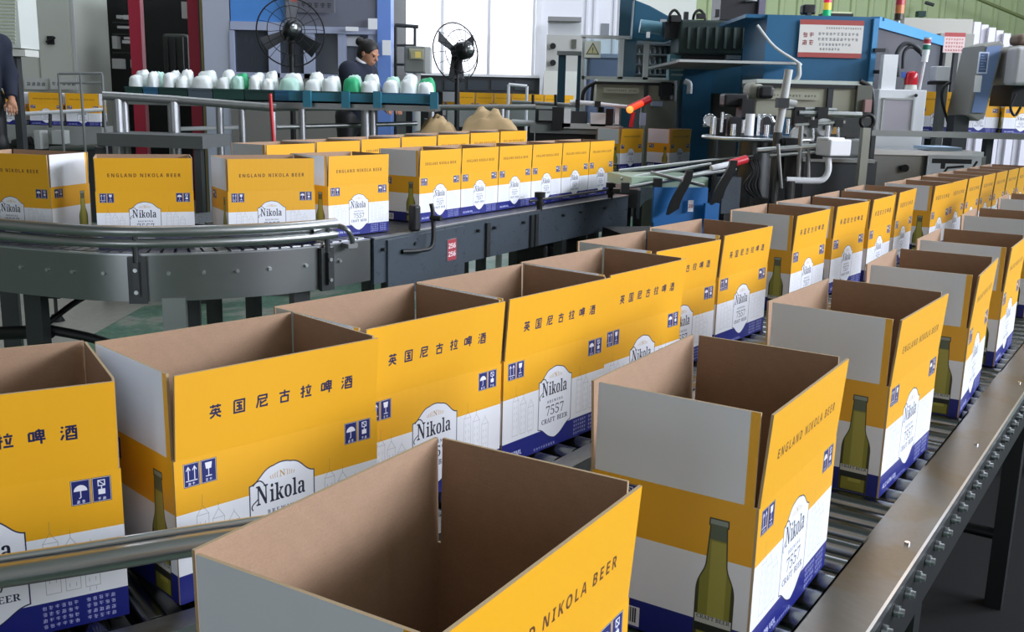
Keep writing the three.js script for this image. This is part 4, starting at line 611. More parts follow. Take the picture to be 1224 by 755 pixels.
function labeller(u0, v0, u1, v1, D, label, mirror) { // long beige applicator housing with black cover and hose
  const t = thing('labelling_head', label, 'labelling machine', base((u0 + u1) / 2, D)), w = u1 - u0, h = v1 - v0;
  part(t, 'housing', pbox(u0 + w * 0.12, v0 + h * 0.14, u1, v1, D, 0.45, { r: 0.01 }), M.beige); part(t, 'top_cover', pbox(u0 + w * 0.13, v0, u1, v0 + h * 0.1, D - 0.02, 0.5), std(0xc9d2c8, 0.4)); part(t, 'gasket', pbox(u0 + w * 0.12, v0 + h * 0.1, u1, v0 + h * 0.2, D - 0.03, 0.47), M.black); part(t, 'hinge_block', pbox(u0 + w * 0.66, v0 + h * 0.2, u0 + w * 0.7, v1 - h * 0.05, D - 0.03, 0.06), M.darkGrey);
  signPanel(t, 'name_strip', u0 + w * 0.2, v0 + h * 0.3, u0 + w * 0.6, v0 + h * 0.5, D - 0.03, canvasTex(256, 40, (x) => { x.fillStyle = '#aaa893'; x.fillRect(0, 0, 256, 40); for (let k = 0; k < 14; k++) tinyGlyph(x, 20 + k * 15 + (k > 9 ? 14 : 0), 14, 11, '#55564a', 2); }), { edge: M.beige });
  return { t, w, h };
}
{
  const a = labeller(700, 95, 806, 128, 11, 'beige labelling head with black hoses behind the glowing red lamp');
  part(a.t, 'hose', ptube([[713, 98, 10.9], [702, 104, 10.9], [697, 112, 10.9], [696, 124, 10.9]], 0.02, 20), M.black); part(a.t, 'hose', ptube([[709, 100, 10.9], [708, 110, 10.9], [707, 124, 10.9]], 0.016, 12), M.black);
  part(a.t, 'motor', [pbox(789, 98, 804, 116, 10.9, 0.2, { r: 0.02 })], M.black); part(a.t, 'motor', rod(at(797, 114, 10.85), at(797, 119, 10.85), 0.07, 14), M.black);
  part(a.t, 'column', pbox(772, 120, 808, 150, 10.8, 0.3, { down: 0 }), std(0x7b7c6f, 0.5)); part(a.t, 'bottle_cap', pbox(779, 121, 792, 127, 10.7, 0.1), M.lilac); part(a.t, 'column', pbox(715, 128, 722, 140, 11.1, 0.2, { down: 0 }), M.darkGrey);
  // working head with chrome arms in front
  const t = thing('applicator_unit', 'white and chrome applicator arms on a grey carriage', 'applicator', base(700, 9.95)); part(t, 'arm_tube', prod([681, 122, 9.95], [714, 124, 9.95], 0.022), M.white); part(t, 'arm_tube', prod([714, 124, 9.95], [752, 128, 9.95], 0.018), M.white); part(t, 'carriage', pbox(672, 148, 740, 154, 9.95, 0.3), M.paleGrey); for (const [u0, v0, u1, v1, m] of [[674, 130, 682, 152, M.white], [683, 133, 702, 150, M.darkGrey], [706, 135, 724, 151, M.white], [724, 130, 733, 150, M.black], [735, 128, 740, 150, M.white], [640, 130, 662, 146, M.darkGrey], [644, 132, 660, 144, M.grey], [660, 128, 674, 155, M.black], [766, 135, 772, 150, M.lilac]]) part(t, 'block', pbox(u0, v0, u1, v1, 9.95 + (m === M.darkGrey ? 0.05 : 0), 0.12), m);
  each(t, 'clamp', [pbox(688, 119, 693, 129, 9.91, 0.06), pbox(711, 121, 718, 128, 9.91, 0.06)], M.black); part(t, 'rail', prod([612, 122, 10.25], [690, 126, 10.15], 0.02), M.steelDull); part(t, 'rail', prod([612, 146, 10.15], [672, 150, 10.05], 0.03), M.paleGrey); part(t, 'base_plate', pbox(634, 150, 745, 160, 10.00, 0.4), M.grey); part(t, 'stand', pbox(640, 160, 712, 165, 10.05, 0.3, { down: 0 }), M.black); for (const u of [637, 664]) part(t, 'pin', prod([u, 113, 10.15], [u, 126, 10.15], 0.014), M.black);
  // glowing lamp bar
  const l = thing('glow_lamp', 'glowing orange red heater lamp tilted on the applicator', 'lamp', at(758, 150, 9.70).setY(at(758, 152, 9.70).y)); const glow = new THREE.MeshStandardMaterial({ color: 0xff5a2a, emissive: 0xff3a14, emissiveIntensity: 1.1, roughness: 0.4 }), glow2 = new THREE.MeshStandardMaterial({ color: 0xffb060, emissive: 0xff9a3c, emissiveIntensity: 1.3, roughness: 0.4 });
  part(l, 'lamp_tube', prod([752, 130, 9.70], [777, 118, 9.75], 0.035, 12), M.redBright, 'red tilted lamp housing'); part(l, 'lamp_glow', prod([750, 132, 9.66], [768, 123, 9.70], 0.026, 12), glow); part(l, 'lamp_glow', new THREE.SphereGeometry(0.034, 14, 10).translate(...at(753, 131, 9.64).toArray()), glow2); part(l, 'stem', prod([757, 134, 9.70], [754, 152, 9.70], 0.02), M.redBright);
  const pl = new THREE.PointLight(0xff5a2a, 0.05); pl.position.copy(at(752, 127, 9.50)); pl.name = 'glow_lamp_light'; pl.castShadow = true; scene.add(pl);
  const b = labeller(884, 96, 1043, 142, 7.9, 'long beige labelling head with black cover behind the chrome turntable');
  part(b.t, 'hose', ptube([[1028, 97, 7.88], [1040, 104, 7.88], [1043, 116, 7.88], [1043, 140, 7.88], [1041, 156, 7.88]], 0.018, 24), M.black); part(b.t, 'hose_loop', new THREE.TorusGeometry(0.05, 0.014, 8, 20).translate(...at(1037, 145, 7.75).toArray()), M.black); part(b.t, 'end_panel', pbox(1024, 102, 1042, 142, 7.85, 0.3), std(0x67695f, 0.5)); part(b.t, 'red_marker', pbox(1034, 119, 1042, 134, 7.8, 0.05), std(0xb08a88, 0.5));
  part(b.t, 'motor', pbox(908, 102, 926, 118, 7.75, 0.25, { r: 0.03 }), M.black); part(b.t, 'end_cap', pbox(897, 98, 915, 118, 7.85, 0.3, { r: 0.05 }), std(0xa3a293, 0.5)); part(b.t, 'roll_guide', [prod([955, 135, 7.6], [1030, 137, 7.6], 0.02)], M.steelBright); part(b.t, 'roll_guide', prod([930, 129, 7.65], [1000, 131, 7.65], 0.012), M.steelBright); each(b.t, 'block', [pbox(950, 128, 962, 150, 7.6, 0.1), pbox(978, 128, 990, 142, 7.55, 0.1), pbox(866, 112, 895, 128, 7.7, 0.2, { r: 0.02 }), pbox(887, 118, 902, 140, 7.6, 0.2)], M.black); part(b.t, 'yellow_block', pbox(992, 151, 1000, 160, 7.5, 0.06), std(0xb98a3e, 0.5)); part(b.t, 'lower_body', pbox(958, 140, 1040, 176, 7.75, 0.3), M.darkSteel); part(b.t, 'stand', pbox(940, 176, 1040, 180, 7.8, 0.35, { down: 0 }), M.darkGrey);
}
{ // chrome turntable and mast
  const D = 6.9, c = at(905, 165, D), t = thing('turntable', 'chrome turntable with upright pins beside the white switch box', 'turntable', Vec(c.x, 0, c.z));
  part(t, 'disc', new THREE.CylinderGeometry(0.36, 0.34, 0.022, 48).translate(c.x, c.y, c.z), M.chrome, 'shiny clear edged disc'); part(t, 'rim', new THREE.TorusGeometry(0.36, 0.012, 8, 48).rotateX(Math.PI / 2).translate(c.x, c.y, c.z), M.steelBright); part(t, 'column', new THREE.CylinderGeometry(0.12, 0.18, c.y, 20).translate(c.x, c.y / 2 - 0.012, c.z), M.darkSteel);
  for (const [u, v, h, r] of [[852, 160, 20, 0.022], [862, 158, 24, 0.012], [876, 162, 14, 0.02], [888, 159, 16, 0.014], [895, 162, 26, 0.03], [906, 162, 26, 0.012], [916, 163, 14, 0.02], [941, 160, 18, 0.016], [926, 162, 12, 0.012]]) part(t, 'pin', prod([u, v, D - 0.1], [u + h * 0.08, v - h, D - 0.1], r, 10), r > 0.025 ? M.white : M.chrome); each(t, 'dark_block', [pbox(872, 140, 886, 162, D + 0.05, 0.12), pbox(912, 138, 930, 160, D + 0.05, 0.12), pbox(856, 142, 868, 162, D + 0.08, 0.1)], M.black); part(t, 'arch', ptube([[906, 158, D - 0.05], [909, 141, D - 0.05], [920, 138, D - 0.05], [925, 146, D - 0.05]], 0.01, 20), M.chrome);
  const m = thing('mast', 'slanted aluminium mast with a cross bar over the turntable', 'mast', base(932, 6.42)); { const p = at(930, 158, 6.42), q = at(943, 83, 6.42); part(m, 'bar', rod(p, q, 0.026, 6), M.paleGrey); part(m, 'post', rod(Vec(p.x, 0, p.z), p, 0.03, 8), M.darkSteel); } part(m, 'cross_bar', prod([933, 121, 6.4], [952, 124, 6.4], 0.02), M.paleGrey); part(m, 'collar', cbox(0.07, 0.06, 0.07, at(935, 123, 6.4)), M.darkGrey);
  const s = thing('switch_station', 'bent white tube stand carrying a white switch box', 'switch box', base(985, 6.25)); part(s, 'switch_box', [cbox(0.16, 0.1, 0.14, at(996, 176, 6.25), 0.4, 0.01)], M.white); part(s, 'box_lid', cbox(0.13, 0.02, 0.11, at(993, 166, 6.25), 0.4, 0.008), M.white); part(s, 'bent_tube', ptube([[990, 188, 6.25], [990, 204, 6.25], [984, 214, 6.25], [972, 216, 6.25], [940, 215, 6.25]], 0.02, 30), M.white); { const p = at(945, 216, 6.25); part(s, 'post', rod(Vec(p.x, 0, p.z), p, 0.03), M.darkSteel); } each(s, 'bracket', [pbox(938, 165, 952, 214, 6.35, 0.12), pbox(972, 170, 984, 190, 6.33, 0.1)], M.black); each(s, 'slide_rod', [prod([905, 180, 6.3], [985, 174, 6.3], 0.018), prod([920, 186, 6.3], [990, 180, 6.3], 0.012)], M.steelBright); each(s, 'upright', [prod([958, 150, 6.3], [954, 212, 6.3], 0.016), prod([966, 176, 6.3], [966, 212, 6.3], 0.014), prod([930, 172, 6.25], [934, 225, 6.25], 0.012)], M.steelDull);
  const k = thing('cable_chain', 'bundle of black cables and chain hanging beside the turntable', 'cables', base(918, 6.3)); for (let i = 0; i < 5; i++) part(k, 'cable', ptube([[894 + i * 3, 190, 6.42], [900 + i * 2, 205, 6.42], [890 + i * 4, 222, 6.42], [902 + i * 2, 236, 6.42]], 0.009, 24, 6), i % 2 ? M.darkGrey : M.black); { const p = at(908, 236, 6.42); part(k, 'stand', cbox(0.1, p.y, 0.1, Vec(p.x, p.y / 2, p.z)), M.black); }
  const h = thing('machine_plinth', 'dark machine plinth with a pale corner post behind the cartons', 'plinth', base(1010, 6.9)); part(h, 'body', pbox(960, 192, 1046, 245, 6.9, 0.5, { down: 0 }), M.darkGrey); part(h, 'corner_post', pbox(1028, 153, 1037, 240, 6.7, 0.06, { down: 0 }), std(0x9c9d90, 0.5, 0.3)); part(h, 'top_edge', pbox(960, 190, 1046, 194, 6.88, 0.5), M.steelDull);
}
{ // teal robot palletiser
  const t = thing('palletising_robot', 'dark teal robot with a slanted arm and a green black motor block', 'robot', base(850, 11.4));
  part(t, 'mast', pbox(741, -30, 760, 46, 11.8, 0.3), M.tealMast = std(0x1c4353, 0.5)); part(t, 'mast', pbox(741, 46, 760, 112, 12.2, 0.3, { down: 0 }), M.tealMast);
  { const s = new THREE.Shape(), k = 11.3 / FOC / 1.03, o = at(757, 45, 11.3); for (const [i, [u, v]] of [[0, 0], [1, -42], [18, -36], [46, -22], [58, -20], [60, -4], [40, 2]].entries()) (i ? s.lineTo : s.moveTo).call(s, u * k, -v * k); part(t, 'arm', new THREE.ExtrudeGeometry(s, { depth: 0.22, bevelEnabled: true, bevelSize: 0.01, bevelThickness: 0.01, bevelSegments: 1 }).translate(o.x, o.y, o.z - 0.25), M.teal, 'slanted teal arm'); }
  part(t, 'arm_tube', prod([765, 31, 11.1], [790, 34, 11.1], 0.07, 14), std(0x4f8191, 0.4));
  part(t, 'motor_block', pbox(812, 24, 902, 66, 10.7, 0.6, { r: 0.03 }), M.motorGreen, 'green black ribbed motor block'); each(t, 'rib', [0, 1, 2, 3, 4, 5, 6].map((i) => pbox(822 + i * 11, 32, 825 + i * 11, 58, 10.66, 0.06)), std(0x2c3c37, 0.5)); part(t, 'lower_block', pbox(818, 60, 900, 72, 10.75, 0.5), M.black); part(t, 'motor_cap', pbox(896, 26, 914, 68, 10.65, 0.4, { r: 0.04 }), M.black); part(t, 'name_tag', pbox(896, 50, 905, 54, 10.6, 0.02), M.paleGrey);
  part(t, 'top_box', pbox(862, -30, 908, 24, 11, 0.5), std(0x201d20, 0.5)); part(t, 'bracket', pbox(908, -30, 916, 22, 10.95, 0.3), std(0x6b6778, 0.5)); part(t, 'lamp_cap', rod(at(898, 0, 10.95), at(898, 2, 10.95), 0.06, 14), M.grey);
  for (const [a, b] of [[799, 812], [828, 842]]) part(t, 'hose', ptube([[a, 28, 10.8], [a + 2, 17, 10.8], [(a + b) / 2 + 1, 12, 10.8], [b, 18, 10.8], [b + 2, 28, 10.8]], 0.014, 20), M.black); each(t, 'valve', [pbox(803, 18, 814, 26, 10.7, 0.1), pbox(834, 16, 843, 22, 10.7, 0.1), pbox(855, 11, 860, 20, 10.9, 0.1), pbox(795, 26, 815, 46, 10.85, 0.2), pbox(818, 14, 823, 26, 10.75, 0.06)], M.black); each(t, 'fitting', [pbox(773, 38, 777, 45, 11, 0.05), pbox(795, 40, 803, 45, 10.9, 0.05), pbox(790, 23, 797, 26, 10.9, 0.05)], M.white);
  part(t, 'deck', pbox(812, 72, 902, 75.5, 8.95, 2.1), M.grey); part(t, 'deck_edge', pbox(812, 72.5, 957, 75.5, 8.75, 0.18), M.paleGrey); part(t, 'deck_post', ptube([[955, 76, 8.7], [955, 90, 8.7], [951, 96, 8.7]], 0.02, 10), M.paleGrey); part(t, 'air_line', ptube([[905, 30, 8.7], [925, 55, 8.7], [950, 72, 8.7], [958, 78, 8.7]], 0.012, 20), M.paleGrey); part(t, 'body', pbox(822, 75, 908, 112, 10.9, 0.5), M.teal); part(t, 'body', pbox(816, 75, 850, 150, 10.85, 0.4, { down: 0 }), M.blueBody = std(0x185878, 0.5));
  part(t, 'guard_panel', pbox(845, 100, 896, 140, 11.1, 0.1, { down: 0 }), std(0x6f6b61, 0.6)); part(t, 'pump', pbox(866, 112, 897, 128, 10.7, 0.3, { r: 0.04 }), M.black); part(t, 'valve_stack', [pbox(800, 65, 826, 96, 10.95, 0.2)], std(0x5a8f98, 0.4), 'pale teal valve stack'); each(t, 'valve_bar', [70, 76, 82, 88].map((v) => pbox(803, v, 824, v + 2.5, 10.9, 0.05)), std(0x9ec0c2, 0.4)); part(t, 'hook', ptube([[818, 97, 10.7], [824, 100, 10.7], [824, 112, 10.7]], 0.03, 12), M.white); part(t, 'clamp', pbox(868, 66, 886, 71, 10.45, 0.08), M.steelBright);
}
{ // big blue cabinet with notice board
  const t = thing('blue_machine', 'big blue machine cabinet with a red and white notice board', 'machine', base(1000, 9));
  const yaw = 0, D = 9; part(t, 'front_panel', pbox(914, 19, 1043, 120, D, 0.9, { down: 0 }), M.blue); part(t, 'corner_bar', pbox(1041, 22, 1047, 112, D - 0.03, 0.06, { down: 0 }), M.blueEdge);
  // side going back to the right
  const A = at(1046, 22, D), B = at(1126, 41, 11.4), L = Vec(B.x - A.x, 0, B.z - A.z).length(), ay = Math.atan2(A.z - B.z, B.x - A.x), mid = Vec((A.x + B.x) / 2, 0, (A.z + B.z) / 2);
  part(t, 'side_pane', cbox(L, A.y, 0.03, Vec(mid.x, A.y / 2, mid.z), ay), std(0x4f5157, 0.35, 0.2), 'grey side panel'); part(t, 'side_bar', cbox(L, 0.09, 0.08, Vec(mid.x, A.y - 0.03, mid.z), ay), M.blueEdge); part(t, 'corner_bar', cbox(0.14, A.y, 0.1, Vec(B.x, A.y / 2, B.z), ay), M.black); part(t, 'roof', cbox(1.2, 0.03, 1.2, Vec(A.x - 0.5, A.y + 0.0, A.z - 0.65), 0), M.blue);
  each(t, 'hinge', [at(1051, 60, D - 0.05), at(1051, 86, D - 0.05)].map((p) => cbox(0.09, 0.03, 0.05, p)), M.black);
  part(t, 'cable', ptube([[1073, 92, 9.3], [1072, 65, 9.3], [1082, 52, 9.3], [1096, 56, 9.3], [1103, 66, 9.35]], 0.02, 24), M.darkGrey); part(t, 'cable', ptube([[1079, 82, 9.3], [1081, 62, 9.3], [1090, 56, 9.3], [1101, 64, 9.35]], 0.015, 24), M.darkGrey);
  signPanel(t, 'notice_board', 955, 24, 1031, 69, D - 0.03, canvasTex(512, 300, (x) => { x.fillStyle = '#d9d4cd'; x.fillRect(0, 0, 512, 300); x.fillStyle = '#a5453f'; x.fillRect(0, 0, 512, 40); x.fillRect(0, 262, 512, 38); for (const [k, y] of [[0, 100], [1, 160]]) for (let i = 0; i < 2; i++) tinyGlyph(x, 26 + i * 52, y, 42, '#86443f', 7); for (const [y, x0, n, s] of [[56, 210, 15, 16], [98, 150, 11, 25], [140, 150, 11, 25], [184, 160, 10, 22], [222, 170, 7, 20]]) for (let i = 0; i < n; i++) tinyGlyph(x, x0 + i * s * 1.2, y, s, '#5d5f63', s * 0.14); }), { label: 'red edged white notice board with rows of characters' });
  const stack = (name, u, v, D2, r, cols, label, pole) => { const o = thing(name, label, 'signal light', at(u, v, D2)); let y = o.position.y; const p = o.position; cols.forEach(([c, h, e]) => { part(o, e ? 'lamp_segment' : 'segment', new THREE.CylinderGeometry(r, r, h, 16).translate(p.x, y + h / 2, p.z), new THREE.MeshStandardMaterial({ color: c, roughness: 0.3, emissive: e ? c : 0, emissiveIntensity: e || 1 })); y += h; }); if (pole) part(o, 'pole', rod(Vec(p.x, p.y - pole, p.z), p.clone(), r * 0.35, 8), M.white); };
  stack('signal_tower', 988, 19, 9.2, 0.035, [[0x17a86a, 0.05, 0.4], [0xe0b93a, 0.06, 0.5], [0xd8264a, 0.12, 0.5]], 'lit green, yellow and red signal tower on the blue machine');
  const k = thing('roof_lamp', 'flat lamp and small camera on top of the blue machine', 'lamp', at(985, 19, 9.4)); part(k, 'tray', pbox(984, 16, 1020, 19.4, 9.4, 0.15), M.black); part(k, 'lens', pbox(992, 14, 1018, 16, 9.4, 0.1), std(0xd8dcae, 0.4)); const cam2 = thing('roof_camera', 'small black device on the top edge of the blue machine', 'camera', at(966, 19, 9.4)); part(cam2, 'body', pbox(960, 5, 976, 17, 9.4, 0.12, { r: 0.02 }), M.black); part(cam2, 'bracket', pbox(965, 15, 970, 19.5, 9.4, 0.06), M.darkGrey);
  stack('signal_tower', 1074, 24, 10.2, 0.045, [[0x3a3324, 0.06], [0xc97a48, 0.08], [0xb3343c, 0.16]], 'unlit red and orange signal tower above the grey side panel', 0.5);
  // white control terminal
  const c = thing('control_terminal', 'white control terminal with a pale grey screen panel and a tall white riser', 'control terminal', base(1075, 8.75)); part(c, 'casing', pbox(1047, 107, 1104, 186, 8.75, 0.2, { down: 0, r: 0.008 }), M.white); part(c, 'riser', pbox(1055, 65, 1072, 109, 8.8, 0.08), M.white); part(c, 'screen_panel', pbox(1056, 118, 1091, 160, 8.74, 0.015), std(0xb4aeb4, 0.5)); each(c, 'panel_frame', [pbox(1055, 117, 1092, 119, 8.73, 0.02), pbox(1055, 158, 1092, 160, 8.73, 0.02), pbox(1054, 117, 1056, 160, 8.73, 0.02), pbox(1090, 117, 1092, 160, 8.73, 0.02)], M.paleGrey); part(c, 'lock', rod(at(1095, 114, 8.75), at(1095, 114, 8.71), 0.014, 10), M.darkGrey);
  const b = at(1088, 107, 8.85), w = thing('warning_beacon', 'red domed warning beacon on the white control terminal', 'beacon', b); part(w, 'base', new THREE.CylinderGeometry(0.05, 0.055, 0.04, 18).translate(b.x, b.y + 0.02, b.z), M.offWhite); part(w, 'dome', new THREE.LatheGeometry([[0.052, 0.04], [0.054, 0.09], [0.05, 0.13], [0.035, 0.15], [0, 0.155]].map(([r, y]) => new THREE.Vector2(r, y)), 20).translate(b.x, b.y, b.z), std(0xc2202c, 0.2)); part(w, 'blue_clip', cbox(0.03, 0.05, 0.03, Vec(b.x - 0.07, b.y + 0.12, b.z)), std(0x3f5fae, 0.5)); part(w, 'clip_stem', rod(Vec(b.x - 0.06, b.y, b.z), Vec(b.x - 0.065, b.y + 0.11, b.z), 0.008), M.grey);
  const s = at(1099, 106.9, 8.86), q = at(1105, 74, 8.83), st = thing('signal_tower', 'red, green and white signal tower on a slanted white stem', 'signal light', s); part(st, 'stem', rod(s, q, 0.012, 8), M.white); { const up = at(1109, 45, 8.83).sub(q).normalize(), seg = (a0, a1, r, m, n) => part(st, n, rod(q.clone().addScaledVector(up, a0), q.clone().addScaledVector(up, a1), r, 16), m); seg(0, 0.06, 0.026, M.white, 'segment'); seg(0.06, 0.1, 0.03, std(0xdfe6e4, 0.4), 'segment'); seg(0.1, 0.14, 0.03, std(0x1f6f58, 0.3), 'segment'); seg(0.14, 0.15, 0.031, M.white, 'segment'); seg(0.15, 0.185, 0.03, std(0xa8323c, 0.3), 'segment'); seg(0.185, 0.2, 0.03, M.paleGrey, 'segment'); }
  // stainless box with a black and white nameplate, rail above it
  const x = thing('stainless_box', 'stainless machine box with a black and white nameplate behind the cartons', 'machine box', base(1110, 8.2)); part(x, 'body', pbox(1042, 185, 1176, 232, 8.2, 0.42, { down: 0 }), M.steelDull); part(x, 'lid', pbox(1042, 180, 1176, 186, 8.15, 0.5), M.steelBright); part(x, 'blue_sheet', pbox(1112, 176, 1150, 180, 8.1, 0.35), std(0x9fb6cc, 0.5)); part(x, 'knob', rod(at(1082, 201, 8.2), at(1082, 201, 8.14), 0.03, 12), M.black);
  signPanel(x, 'nameplate', 1108, 186, 1172, 212, 8.15, canvasTex(256, 104, (y) => { y.fillStyle = '#dfe3e8'; y.fillRect(0, 0, 256, 104); y.fillStyle = '#17191d'; y.fillRect(20, 16, 190, 22); y.fillRect(64, 38, 22, 26); y.strokeStyle = '#17191d'; y.lineWidth = 11; y.beginPath(); y.moveTo(78, 92); y.lineTo(98, 58); y.lineTo(176, 50); y.moveTo(216, 60); y.lineTo(236, 24); y.stroke(); }), { label: 'white nameplate with heavy black strokes' });
  const r = thing('front_rail', 'long grey rail crossing in front of the white control terminal', 'rail', base(1130, 8.0)); part(r, 'rail', pbox(1042, 158, 1272, 165, 8.0, 0.05), M.steelDull); for (const u of [1043, 1268]) part(r, 'post', pbox(u - 2, 158, u + 3, 190, 8.02, 0.05, { down: 0 }), M.darkSteel);
}
{ // machines at the right end
  const t = thing('case_packer', 'grey beige machine hood with a red and white notice', 'machine', base(1110, 11)); part(t, 'hood', pbox(1080, 22, 1162, 48, 12.4, 0.9), std(0xa9a69c, 0.6)); part(t, 'side_hood', pbox(1120, 40, 1160, 125, 12.3, 0.6, { down: 0 }), std(0x8d8b84, 0.6));
  signPanel(t, 'notice', 1128, 39, 1153, 63, 10.4, canvasTex(128, 128, (x) => { x.fillStyle = '#e3c9c4'; x.fillRect(0, 0, 128, 128); x.fillStyle = '#b2413f'; x.fillRect(0, 0, 128, 26); for (let r = 0; r < 4; r++) for (let k = 0; k < 7; k++) tinyGlyph(x, 10 + k * 16, 36 + r * 23, 14, '#b2605c', 2.4); }), { label: 'white notice with a red header' }); part(t, 'notice_post', pbox(1138, 60, 1143, 120, 10.45, 0.05, { down: 0 }), M.darkGrey);
  const wb = thing('white_case', 'small white case on a dark bracket beside the blue screen console', 'case', base(1130, 9.25)); part(wb, 'case', pbox(1119, 79, 1136, 97, 9.25, 0.15, { r: 0.01 }), M.white); part(wb, 'bracket', pbox(1119, 97, 1137, 101, 9.25, 0.2), M.black); part(wb, 'post', pbox(1124, 101, 1132, 130, 9.27, 0.1, { down: 0 }), M.grey); each(wb, 'cable', [ptube([[1136, 98, 9.2], [1128, 104, 9.17], [1126, 120, 9.17], [1133, 146, 9.2]], 0.012, 20)], M.black);
  const c = thing('operator_console', 'slanted grey console with a blue screen strip', 'console', base(1155, 8.9)); { const D = 8.95, k = D / FOC / 1.02, o = at(1130, 150, D), s = new THREE.Shape(); for (const [i, [u, v]] of [[26, -14], [36, -92], [52, -97], [56, -94], [44, -12], [38, -8]].entries()) (i ? s.lineTo : s.moveTo).call(s, u * k, -v * k); part(c, 'hood', new THREE.ExtrudeGeometry(s, { depth: 0.42, bevelEnabled: true, bevelSize: 0.012, bevelThickness: 0.012, bevelSegments: 2 }).translate(o.x, o.y, o.z - 0.42), std(0x8c8b83, 0.55)); const b = new THREE.Shape(); for (const [i, [u, v]] of [[37, -92], [54, -94], [43, -16], [28, -16]].entries()) (i ? b.lineTo : b.moveTo).call(b, u * k, -v * k); part(c, 'blue_strip', new THREE.ExtrudeGeometry(b, { depth: 0.012, bevelEnabled: false }).translate(o.x, o.y, o.z + 0.014), std(0x6f86b0, 0.5)); }
  signPanel(c, 'screen', 1169, 62, 1181, 88, 8.915, canvasTex(64, 120, (x) => { x.fillStyle = '#c4cfe4'; x.fillRect(0, 0, 64, 120); x.fillStyle = '#40587f'; x.fillRect(8, 8, 48, 104); x.fillStyle = '#7f93b6'; for (let k = 0; k < 6; k++) x.fillRect(14, 18 + k * 15, 20 + (k % 3) * 8, 5); }), { label: 'narrow blue screen' }); part(c, 'data_plate', pbox(1165, 90, 1173, 110, 8.915, 0.008), M.white); part(c, 'pedestal', pbox(1140, 138, 1158, 160, 9.0, 0.15, { down: 0 }), M.darkGrey);
  const h = thing('rounded_hood', 'rounded grey machine hood at the end of the carton row', 'machine hood', base(1210, 8.8)); part(h, 'hood', pbox(1209, 54, 1264, 102, 8.8, 0.5, { r: 0.08 }), std(0x8f8d88, 0.5)); part(h, 'side_cover', pbox(1214, 56, 1250, 102, 8.7, 0.2, { r: 0.03 }), std(0xb9b8b8, 0.5)); part(h, 'under_frame', pbox(1209, 102, 1264, 128, 8.9, 0.4), M.black); for (const u of [1246, 1258]) part(h, 'leg', pbox(u, 126, u + 6, 160, 8.8, 0.12, { down: 0 }), M.darkGrey); part(h, 'bump', pbox(1218, 40, 1236, 54, 8.9, 0.2, { r: 0.04 }), std(0x6d5a4c, 0.6)); part(h, 'cable', ptube([[1214, 112, 8.7], [1208, 128, 8.7], [1213, 138, 8.7], [1220, 128, 8.7]], 0.012, 20), M.black);
  const w = thing('profiled_screen', 'white profiled sheet screen behind the consoles', 'screen wall', base(1195, 13)); for (let k = 0; k < 10; k++) part(w, 'profiled_sheet', pbox(1160 + k * 9, 26 + k * 3.4, 1168 + k * 9, 112, 13 + (k % 2) * 0.06, 0.05, { down: 0 }), std(0xcfcbd4, 0.6));
  // cartons under the hood
  const g = 'cartons under the machine hoods', yb = 0.96; const cv = thing('outfeed_conveyor', 'grey outfeed conveyor carrying cartons under the hoods', 'conveyor', base(1175, 9.6)); { const y1 = at(1175, 163, 9.6).y; part(cv, 'bed', pbox(1105, 160, 1260, 166, 9.4, 0.6), M.steelDull); each(cv, 'leg', [1110, 1180, 1250].map((u) => pbox(u, 166, u + 8, 170, 9.5, 0.1, { down: 0 })), M.darkSteel); const yt = at(1182, 160, 9.4).y + 0.002; [[1112, 'beside the white case'], [1162, 'below the blue screen console'], [1212, 'under the rounded hood']].forEach(([u, s], i) => { const p = at(u, 150, 9.75); carton(p.x, yt, p.z - 0.02, 6 + i, true, `carton on the outfeed conveyor ${s}`, g); }); }
  const p = thing('roof_pipe', 'thin dark pipe running down across the green profiled wall', 'pipe', at(1170, 0, 18.4)); part(p, 'pipe', rod(at(1158, -6, 18.4), at(1230, 24, 18.4), 0.03), std(0x6c7748, 0.6)); const lp = thing('wall_lamp', 'small dark lamp bracket on the green profiled wall', 'lamp bracket', at(1105, 18, 18.6)); part(lp, 'bracket', [prod([1106, 3, 18.6], [1116, 6, 18.6], 0.03)], M.darkGrey); part(lp, 'body', pbox(1098, 13, 1107, 20, 18.6, 0.15), M.greenDark);
}
{ // conveyor with cartons at the far left
  const D = 12, t = thing('end_conveyor', 'grey conveyor with a white rail carrying cartons past the cabinet', 'conveyor', base(60, 11.8)); part(t, 'side_panel', pbox(-30, 150, 122, 172, 11.8, 0.5), std(0x9a9c99, 0.5)); part(t, 'stand', pbox(-20, 172, 118, 176, 11.9, 0.4, { down: 0 }), M.darkGrey); part(t, 'guide_rail', prod([-30, 139, 11.7], [124, 131, 11.7], 0.022), M.white); each(t, 'rail_post', [124, 60, -10].map((u) => prod([u, 131 + (124 - u) * 0.05, 11.7], [u, 152, 11.72], 0.02)), M.darkGrey); part(t, 'motor_box', pbox(62, 156, 74, 172, 11.5, 0.2), M.paleGrey); part(t, 'bracket', pbox(41, 156, 48, 178, 11.5, 0.2), M.paleGrey); part(t, 'coupling', prod([16, 172, 11.5], [38, 168, 11.5], 0.05), M.black); part(t, 'lower_tube', prod([60, 178, 11.4], [116, 175, 11.4], 0.03), M.steelDull);
  const yt = at(60, 150, 11.8).y + 0.003; [[16, 'beside the dark clothed person'], [61, 'below the first notice plate'], [104, 'beside the tube handrail'], [-27, 'entering past the ventilation unit']].forEach(([u, s], i) => { const p = at(u, 140, 12.05); carton(p.x, yt, p.z, 4, true, `carton on the end conveyor ${s}`, 'cartons on the end conveyor'); });
}
